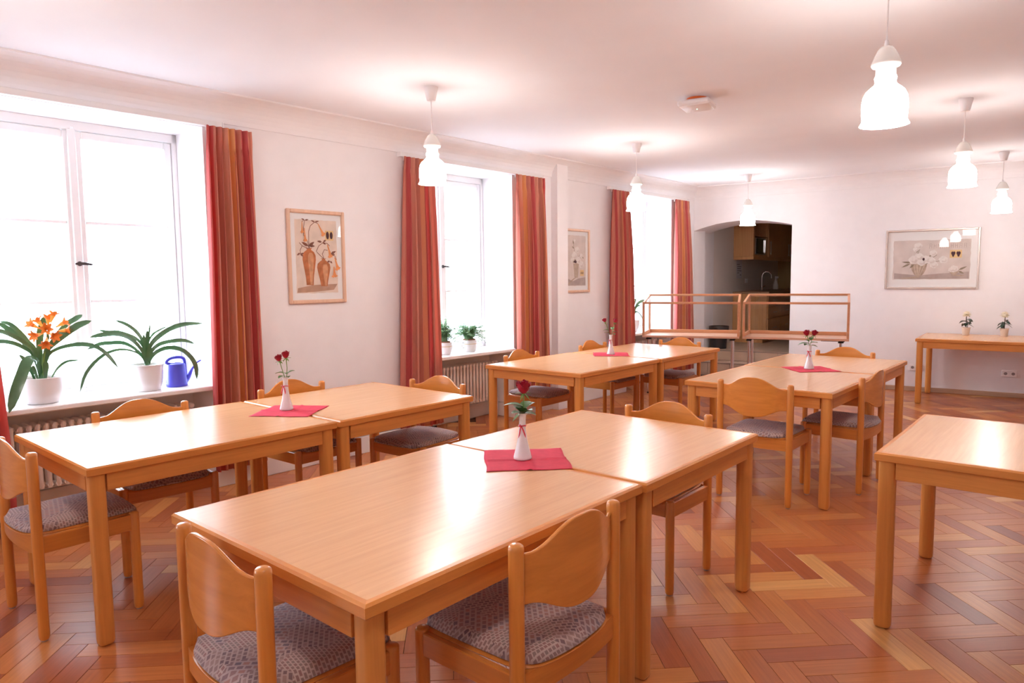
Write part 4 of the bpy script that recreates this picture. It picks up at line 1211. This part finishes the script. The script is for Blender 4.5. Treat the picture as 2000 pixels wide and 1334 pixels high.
# ================================================================== STRAP-LEAVED PLANTS ON THE FIRST AND LAST SILL
C1 = [([(-0.13,1.346,0.9),(-0.116,1.368,1.054),(-0.102,1.408,1.112),(-0.088,1.466,1.162),(-0.074,1.536,1.212),(-0.06,1.613,1.241)],0.024),
 ([(-0.14,1.345,0.9),(-0.16,1.386,1.063),(-0.18,1.443,1.139),(-0.2,1.513,1.216),(-0.22,1.57,1.25),(-0.24,1.618,1.275)],0.018),
 ([(-0.13,1.34,0.9),(-0.144,1.343,1.028),(-0.158,1.345,1.1),(-0.172,1.359,1.178),(-0.186,1.381,1.237),(-0.2,1.398,1.275)],0.02),
 ([(-0.13,1.345,0.9),(-0.114,1.372,1.027),(-0.099,1.417,1.071),(-0.083,1.49,1.091),(-0.067,1.563,1.093),(-0.051,1.631,1.07),(-0.036,1.685,1.017),(-0.02,1.739,0.929)],0.016),
 ([(-0.14,1.336,0.9),(-0.152,1.322,1.069),(-0.164,1.289,1.124),(-0.176,1.251,1.185),(-0.188,1.208,1.236),(-0.2,1.163,1.255)],0.016),
 ([(-0.13,1.334,0.9),(-0.12,1.307,1.059),(-0.11,1.253,1.126),(-0.1,1.199,1.169),(-0.09,1.136,1.202),(-0.08,1.071,1.201)],0.018),
 ([(-0.13,1.332,0.9),(-0.132,1.304,1.039),(-0.134,1.257,1.092),(-0.136,1.205,1.124),(-0.138,1.142,1.139),(-0.14,1.089,1.121)],0.016),
 ([(-0.13,1.334,0.9),(-0.097,1.315,1.0),(-0.063,1.28,1.031),(-0.03,1.243,1.012),(0.003,1.207,0.948),(0.037,1.161,0.854),(0.062,1.116,0.736)],0.03),
 ([(-0.15,1.336,0.9),(-0.175,1.333,1.013),(-0.2,1.291,1.102),(-0.225,1.219,1.192),(-0.25,1.158,1.25)],0.02),
 ([(-0.15,1.395,0.89),(-0.157,1.437,0.95),(-0.163,1.489,0.984),(-0.17,1.555,0.987)],0.008),
 ([(-0.12,1.300,0.89),(-0.113,1.277,0.963),(-0.107,1.257,1.012),(-0.1,1.224,1.054)],0.014),
 ([(-0.11,1.352,0.89),(-0.105,1.357,0.962),(-0.1,1.355,1.003)],0.016),
 ([(-0.11,1.315,0.89),(-0.1,1.296,0.949),(-0.09,1.284,0.984)],0.012)]
C2 = [([(-0.13,1.954,0.915),(-0.142,1.94,0.973),(-0.153,1.892,1.035),(-0.165,1.831,1.075),(-0.177,1.763,1.081),(-0.188,1.695,1.078),(-0.2,1.624,1.051)],0.016),
 ([(-0.13,1.955,0.915),(-0.122,1.94,0.989),(-0.113,1.899,1.059),(-0.105,1.832,1.121),(-0.097,1.752,1.146),(-0.088,1.679,1.144),(-0.08,1.607,1.136)],0.02),
 ([(-0.13,1.955,0.915),(-0.137,1.948,1.024),(-0.143,1.925,1.077),(-0.15,1.882,1.115),(-0.157,1.799,1.151),(-0.163,1.743,1.154),(-0.17,1.685,1.173)],0.015),
 ([(-0.13,1.955,0.915),(-0.148,1.947,1.068),(-0.165,1.916,1.143),(-0.182,1.864,1.196),(-0.2,1.802,1.229)],0.015),
 ([(-0.13,1.955,0.915),(-0.13,1.95,1.054),(-0.13,1.947,1.128)],0.01),
 ([(-0.13,1.958,0.915),(-0.135,1.966,1.06),(-0.14,1.977,1.155)],0.011),
 ([(-0.14,1.964,0.915),(-0.17,1.992,1.086),(-0.2,2.021,1.194)],0.006),
 ([(-0.13,1.96,0.915),(-0.116,1.971,1.024),(-0.102,2.008,1.088),(-0.088,2.091,1.15),(-0.074,2.189,1.183),(-0.06,2.323,1.186)],0.018),
 ([(-0.14,1.966,0.915),(-0.16,1.987,1.064),(-0.18,2.026,1.12),(-0.2,2.078,1.146),(-0.22,2.146,1.171)],0.007),
 ([(-0.13,1.964,0.915),(-0.114,1.976,0.994),(-0.098,2.018,1.047),(-0.082,2.084,1.069),(-0.066,2.18,1.073),(-0.05,2.254,1.046)],0.016),
 ([(-0.13,1.966,0.915),(-0.114,1.978,0.964),(-0.099,2.016,1.006),(-0.083,2.082,1.028),(-0.067,2.162,1.011),(-0.051,2.22,0.954),(-0.036,2.247,0.884),(-0.02,2.243,0.797)],0.019),
 ([(-0.13,1.952,0.915),(-0.12,1.925,0.976),(-0.11,1.875,1.018),(-0.1,1.793,1.04),(-0.09,1.704,1.026),(-0.08,1.622,0.972),(-0.07,1.559,0.896),(-0.06,1.523,0.798)],0.01)]
C3 = [([(-0.13,8.175,0.9),(-0.13,8.178,1.0),(-0.13,8.190,1.099),(-0.13,8.215,1.156),(-0.13,8.255,1.191)],.018),
 ([(-0.13,8.175,0.9),(-0.12,8.195,1.03),(-0.11,8.24,1.11),(-0.10,8.30,1.145),(-0.09,8.39,1.16),(-0.08,8.42,1.14)],.018),
 ([(-0.13,8.175,0.9),(-0.13,8.193,1.0),(-0.13,8.255,1.08),(-0.12,8.342,1.10)],.015),
 ([(-0.13,8.175,0.9),(-0.12,8.209,1.01),(-0.10,8.272,0.996),(-0.08,8.328,0.927),(-0.07,8.352,0.854)],.02),
 ([(-0.13,8.17,0.9),(-0.14,8.14,1.03),(-0.15,8.08,1.11),(-0.16,8.0,1.13)],.018),
 ([(-0.13,8.17,0.9),(-0.12,8.12,0.99),(-0.10,8.05,1.03),(-0.08,7.98,0.98)],.018)]
def smooth_path(P, n):
    """Catmull-Rom through the control points"""
    P = [Vector(p) for p in P]; out = []
    Q = [P[0] * 2 - P[1]] + P + [P[-1] * 2 - P[-2]]
    segs = len(P) - 1
    for i in range(n + 1):
        u = i / n * segs; k = min(int(u), segs - 1); f = u - k
        a, b, c, d = Q[k], Q[k + 1], Q[k + 2], Q[k + 3]
        out.append(.5 * ((2 * b) + (c - a) * f + (2 * a - 5 * b + 4 * c - d) * f * f + (3 * b - a - 3 * c + d) * f ** 3))
    return out
def strap_leaf(ctrl, w, O):
    P = [p - O for p in smooth_path(ctrl, 18)]
    n = len(P); vs, fs = [], []
    V = Vector((1, 0, -.15))          # the blades turn their faces up and towards the room
    for i, p in enumerate(P):
        d = (P[min(i + 1, n - 1)] - P[max(i - 1, 0)]).normalized()
        t = i / (n - 1)
        ww = w * min(1, .40 + t * 1.2) * (1 if t < .72 else max(.04, (1 - ((t - .72) / .28) ** 2.2) ** .5))
        nrm = (Vector((0.75, 0, .65)) - d * d.dot(Vector((0.75, 0, .65))))
        nrm = nrm.normalized() if nrm.length > .1 else Vector((1, 0, 0))
        s = d.cross(nrm).normalized()
        vs += [p - s * ww + nrm * ww * .22, p - nrm * .0022, p + s * ww + nrm * ww * .22, p + nrm * .0005]
    fs = [(3, 2, 1, 0), tuple((n - 1) * 4 + k for k in range(4))]
    for i in range(n - 1):
        for k in range(4): fs.append((i * 4 + k, i * 4 + (k + 1) % 4, i * 4 + 4 + (k + 1) % 4, i * 4 + 4 + k))
    return MB().add(vs, fs)
def strap_plant(v, y, label, leaves, pot, hgt):
    O = Vector((v, y, SILL_Z + .0005))
    t = thing('potted_plant', ML @ Matrix.Translation(O), label, 'potted plant')
    part('pot', MB().lathe(pot, 36), 'ceramic', t, 50)
    part('soil', MB().lathe([(0, hgt - .012), (pot[-2][0] - .001, hgt - .014), (pot[-2][0] - .002, hgt - .02), (0, hgt - .02)], 20), 'soil', t)
    for ctrl, w in leaves: part('leaf', strap_leaf(ctrl, w, O), 'strap', t, 60)
    part('leaf_base', MB().tube([(.0, 0, hgt - .02), (0, .001, hgt), (.0, .002, hgt + .02)], [.018, .014, .008], 10), 'strap', t)
    return t, O
t1, O1 = strap_plant(-.130, 1.338, 'white pot with long dark strap leaves and orange flowers on the first window sill', C1,
    [(0, 0), (.080, 0), (.088, .006), (.108, .03), (.119, .07), (.119, .11), (.115, .150), (.118, .160), (.115, .163), (.110, .156), (.109, .14), (0, .14)], .16)
strap_plant(-.130, 1.958, 'white pot with long green strap leaves beside the blue watering can', C2,
    [(0, 0), (.076, 0), (.081, .005), (.093, .06), (.099, .13), (.101, .168), (.107, .170), (.107, .180), (.100, .181), (.096, .17), (.095, .16), (0, .16)], .18)
strap_plant(-.130, 8.17, 'white pot with green strap leaves on the farthest window sill', C3,
    [(0, 0), (.05, 0), (.06, .01), (.082, .06), (.09, .12), (.088, .165), (.082, .165), (.080, .15), (0, .15)], .165)
# flower head of the first plant
HUB = Vector((-0.12, 1.384, 1.180)) - O1
part('flower_stalk', MB().tube([(0, .004, .15), (.004, .018, .28), (HUB.x, HUB.y, HUB.z - .03), tuple(HUB)], [.010, .009, .009, .006], 10), 'stem', t1)
FLW = [(-0.1, 1.307, 1.227), (-0.14, 1.349, 1.240), (-0.05, 1.362, 1.200), (-0.09, 1.32, 1.168), (-0.07, 1.398, 1.164), (-0.06, 1.357, 1.125), (-0.13, 1.420, 1.275), (-0.12, 1.464, 1.228), (-0.09, 1.468, 1.187), (-.15, 1.40, 1.25)]
def trumpet(p, q):
    p, q = Vector(p), Vector(q); d = (q - p); ln = d.length; d.normalize()
    mb = MB(); ln2 = .085; kk = 1.35
    base = q - d * ln2 * .45
    mb.tube([p, (p + base) * .5 + Vector((0, 0, .004)), base], .0022, 6, 2)
    rot = Vector((0, 0, 1)).rotation_difference(d).to_matrix().to_4x4()
    X = Matrix.Translation(base) @ rot @ Matrix.Scale(kk, 4)
    mb.lathe([(.003, 0), (.005, .010), (.009, .028), (.011, .032), (.007, .028), (.003, .006), (.003, 0)], 12, 1, X)
    for k in range(6):
        a = k * pi / 3; vs, fs = [], []
        for i in range(6):
            u = i / 5; r = .006 + .024 * u ** 1.6; z = .024 + .038 * u - .012 * u ** 3; w = .0125 * sin(pi * (.22 + .72 * u)) * (1 if u < .95 else .4)
            for s in (-1, 0, 1):
                aa = a + s * w / max(r, .004) * .9
                vs.append((r * cos(aa), r * sin(aa), z + (0.002 if s else 0)))
        m = len(vs); vs += [(x * .97, y * .97, z - .0009) for x, y, z in vs]
        for i in range(5):
            for s in range(2):
                b = i * 3 + s; fs.append((b, b + 1, b + 4, b + 3)); fs.append((b + m, b + m + 3, b + m + 4, b + m + 1))
        mb.add(vs, fs, 0, X)
    for k in range(3):
        mb.tube([X @ Vector((0, 0, .02)), X @ Vector((.004 * cos(k * 2.1), .004 * sin(k * 2.1), .056))], .0008, 5, 1)
    return mb
for f in FLW: part('flower', trumpet(HUB, Vector(f) - O1), ['orange_petal', 'petal_throat', 'stem'], t1, 60)

# ================================================================== WATERING CAN
t = thing('watering_can', ML @ Matrix.Translation((-.165, 2.165, SILL_Z + .0005)), 'blue plastic watering can on the first window sill', 'watering can')
part('body', MB().lathe([(0, 0), (.068, 0), (.071, .004), (.071, .020), (.069, .022), (.060, .150), (.058, .158), (.045, .163), (.043, .158), (.02, .156), (0, .156)], 32), 'blue', t, 45)
P = smooth_path([(0, -.030, .158), (0, -.066, .172), (0, -.040, .198), (0, .010, .205), (0, .048, .198), (0, .062, .175), (0, .064, .120), (0, .066, .07)], 22)
part('handle', MB().tube(P, .0105, 10), 'blue', t, 60)
P = smooth_path([(0, .058, .030), (0, .085, .060), (0, .112, .110), (0, .145, .150), (0, .178, .168)], 14)
part('spout', MB().tube(P, [.022 - .016 * min(1, i / 9) for i in range(15)], 12), 'blue', t, 60)

# ================================================================== FEATHERY PLANTS IN CHAMBER POTS ON THE SECOND SILL
def fern_pot(v, y, label, seed, hgt, spread, hs, ln):
    rg = random.Random(seed)
    t = thing('potted_fern', ML @ Matrix.Translation((v, y, SILL_Z + .0005)), label, 'potted plant')
    part('pot', MB().lathe([(0, 0), (.060, 0), (.064, .005), (.075, .03), (.078, .07), (.076, .105), (.080, .116), (.078, .119), (.073, .114), (.072, .10), (0, .10)], 32), 'ceramic', t, 50)
    part('pot_stripe', MB().lathe([(.0776, .078), (.0782, .080), (.0780, .083), (.0772, .081), (.0776, .078)], 32), 'gold', t)
    part('pot_handle', MB().tube(smooth_path([(0, .074 * hs, .092), (0, .100 * hs, .094), (0, .108 * hs, .070), (0, .098 * hs, .044), (0, .074 * hs, .038)], 14), .006, 8), 'ceramic', t, 60)
    part('inner_pot', MB().lathe([(.050, .09), (.060, .09), (.063, .128), (.058, .130), (.054, .11), (0, .108)], 24), 'terracotta', t, 50)
    mb = MB()
    for k in range(110):
        a = rg.uniform(0, 2 * pi); r0 = rg.uniform(0, .045); rr = spread * rg.uniform(.3, 1); h = hgt * rg.uniform(.45, 1) * (1.05 - .5 * rr / spread)
        end = Vector((max(-.18, min(.14, rr * cos(a))), rr * sin(a), .11 + h - rg.random() ** 2 * .16 * (rr / spread)))
        P = smooth_path([(r0 * cos(a), r0 * sin(a), .11), (end.x * .4, end.y * .4, .11 + h * .7), tuple(end)], 9)
        mb.tube(P, .0014, 4, 0)
        for i in range(2, 10):
            p = P[i]
            for j in range(8):
                b = rg.uniform(0, 2 * pi); dv = Vector((cos(b), sin(b), rg.uniform(-.3, .7))).normalized() * ln * rg.uniform(.6, 1.2)
                s = dv.cross(Vector((.3, .2, 1))).normalized() * .0022
                mb.add([p - s, p + s, p + dv * .6 + s * 1.3, p + dv], [(0, 1, 2, 3)])
    f = part('foliage', mb, 'fern', t, False, fix=False); f['kind'] = 'stuff'
M['fern'] = plain('feathery_leaf', (0.24, 0.40, 0.20), 0.6)
fern_pot(-.15, 4.735, 'feathery green plant in a white pot half behind the curtain, second window', 4, .30, .15, 1, .030)
fern_pot(-.15, 5.085, 'feathery green plant in a white handled pot, right one on the second window sill', 6, .25, .20, -1, .030)

# ================================================================== KITCHENETTE BEHIND THE ARCH
XK = -2.25
t = thing('base_cabinet', MF @ Matrix.Translation((XK, 1.86, .3605)), 'beech kitchen base cabinet with drawers seen through the arch', 'cabinet')
part('body', MB().cbox(.002, .565, 0, 2.9, .08, .822, .003).box(.01, .50, .02, 2.9, 0, .08), 'kwood', t)
for c, (ya, yb_) in enumerate(((.02, .90), (.905, 1.80), (1.805, 2.88))):
    for za, zb_ in ((.085, .40), (.405, .60), (.605, .81)):
        d_ = part('drawer', MB().cbox(.5655, .585, ya + .004, yb_ - .004, za + .003, zb_ - .003, .003), 'kwood', t)
        yc = (ya + yb_) / 2
        part('handle', MB().cbox(.596, .606, yc - .12, yc + .12, (za + zb_) / 2 - .005, (za + zb_) / 2 + .005, .003).box(.585, .597, yc - .10, yc - .09, (za + zb_) / 2 - .004, (za + zb_) / 2 + .004).box(.585, .597, yc + .09, yc + .10, (za + zb_) / 2 - .004, (za + zb_) / 2 + .004), 'micro', d_)
wt = thing('worktop', MF @ Matrix.Translation((XK, 1.84, 1.183)), 'brown kitchen worktop on the base cabinet behind the arch', 'worktop')
part('slab', MB().cbox(.002, .60, 0, 2.95, .0, .036, .004), 'counter', wt)
t = thing('wall_cabinet', MF @ Matrix.Translation((XK, 1.86, 1.755)), 'beech kitchen wall cabinet with an open shelf holding the microwave', 'cabinet')
part('body', MB().cbox(.002, .330, 0, .09, .05, .80, .003).cbox(.002, .02, .09, .95, .05, .80, .002).box(.02, .33, .09, .95, .05, .085).box(.02, .33, .09, .93, .395, .412).box(.02, .33, .93, 2.9, .05, .80).box(.02, .33, .09, .93, .775, .80), 'kwood', t)
part('light_pelmet', MB().cbox(.31, .335, 0, 2.9, 0, .049, .002).cbox(.002, .31, 0, .02, 0, .049, .002), 'kwood', t)
for k, (ya, yb_, hy) in enumerate(((.96, 1.80, 1.06), (1.805, 2.60, 2.50), (2.605, 2.89, 2.66))):
    d_ = part('door', MB().cbox(.3305, .349, ya + .003, yb_ - .003, .055, .795, .003), 'kwood', t)
    part('handle', MB().cbox(.36, .37, hy - .005, hy + .005, .10, .34, .003).box(.349, .361, hy - .004, hy + .004, .12, .13).box(.349, .361, hy - .004, hy + .004, .31, .32), 'micro', d_)
t = thing('microwave', MF @ Matrix.Translation((XK + .03, 2.02, 1.8405)), 'small steel microwave on the open shelf of the kitchen wall cabinet', 'microwave')
part('body', MB().cbox(0, .30, 0, .66, .006, .285, .006).cyl(.03, .05, 0, .0065, .012, 10).cyl(.27, .05, 0, .0065, .012, 10).cyl(.03, .6, 0, .0065, .012, 10).cyl(.27, .6, 0, .0065, .012, 10), 'micro', t)
d_ = part('door', MB().cbox(.3005, .315, .02, .50, .02, .27, .004), 'dkglass', t)
part('handle', MB().cbox(.315, .335, .505, .53, .04, .26, .004), 'chrome', t)
part('dial', MB().lathe([(0, 0), (.018, 0), (.016, .015), (0, .015)], 16, 0, Matrix.Translation((.3005, .60, .09)) @ Matrix.Rotation(pi / 2, 4, 'Y')), 'chrome', t)
t = thing('sink_tap', MF @ Matrix.Translation((XK + .16, 3.15, 1.2195)), 'tall curved chrome kitchen tap on the worktop', 'tap')
part('body', MB().lathe([(0, 0), (.026, 0), (.026, .01), (.02, .015), (.02, .08), (0, .082)], 18), 'chrome', t, 50)
part('spout', MB().tube(smooth_path([(0, 0, .07), (0, 0, .24), (.03, .01, .32), (.10, .03, .33), (.15, .045, .28), (.155, .046, .22)], 20), .011, 10), 'chrome', t, 60)
part('lever', MB().tube([(.0, .015, .05), (.02, .09, .065), (.03, .14, .08)], .008, 8), 'chrome', t)
t = thing('soap_bottle', MF @ Matrix.Translation((XK + .20, 4.05, 1.2195)), 'clear spray bottle beside the kitchen tap', 'bottle')
part('body', MB().lathe([(0, 0), (.045, 0), (.05, .01), (.048, .09), (.03, .15), (.015, .19), (.015, .21), (0, .21)], 20), 'grey', t, 50)
part('spray_head', MB().cbox(-.012, .05, -.012, .012, .2105, .25, .004).lathe([(0, .205), (.017, .205), (.017, .2102), (0, .2102)], 14), 'plastic', t)
# notice and socket on the kitchen side wall
t = thing('paper_notice', MF @ Matrix.Translation((XK + .0005, 2.22, 1.60)) @ Matrix.Rotation(pi / 2, 4, 'Z'), 'white printed notice taped above the kitchen worktop', 'notice')
part('sheet', MB().box(-.17, .17, -.0012, -.0002, -.16, .16), 'paper', t)
mb = MB()
for k, (x0, x1) in enumerate(((-.14, .02), (-.12, .13), (-.12, .10), (-.12, .13), (-.12, .0), (.04, .13))):
    zz = .08 - .036 * k; x = x0
    while x < x1 - .01:
        w_ = random.uniform(.012, .035); mb.box(x, min(x + w_, x1), -.0018, -.0013, zz - .006, zz + .006); x += w_ + .008
part('print_lines', mb, 'ink', t, False)
socket(MF @ Matrix.Translation((XK + .0003, 2.68, 1.395)) @ Matrix.Rotation(pi / 2, 4, 'Z'), 2, 'white double socket above the kitchen worktop')
# waste bin on the step
t = thing('waste_bin', MF @ Matrix.Translation((-2.125, .70, .3605)), 'black plastic waste bin on the raised floor inside the arch', 'bin')
part('body', MB().lathe([(0, 0), (.112, 0), (.116, .004), (.140, .33), (.136, .335), (.132, .33), (.110, .012), (0, .012)], 32), 'black', t, 40)
part('rim', MB().lathe([(.1415, .29), (.150, .29), (.153, .345), (.148, .352), (.138, .350), (.1385, .337), (.1415, .33), (.1415, .29)], 32), 'black', t, 40)
part('grip', MB().cbox(-.03, .03, -.158, -.150, .315, .335, .003), 'black', t)
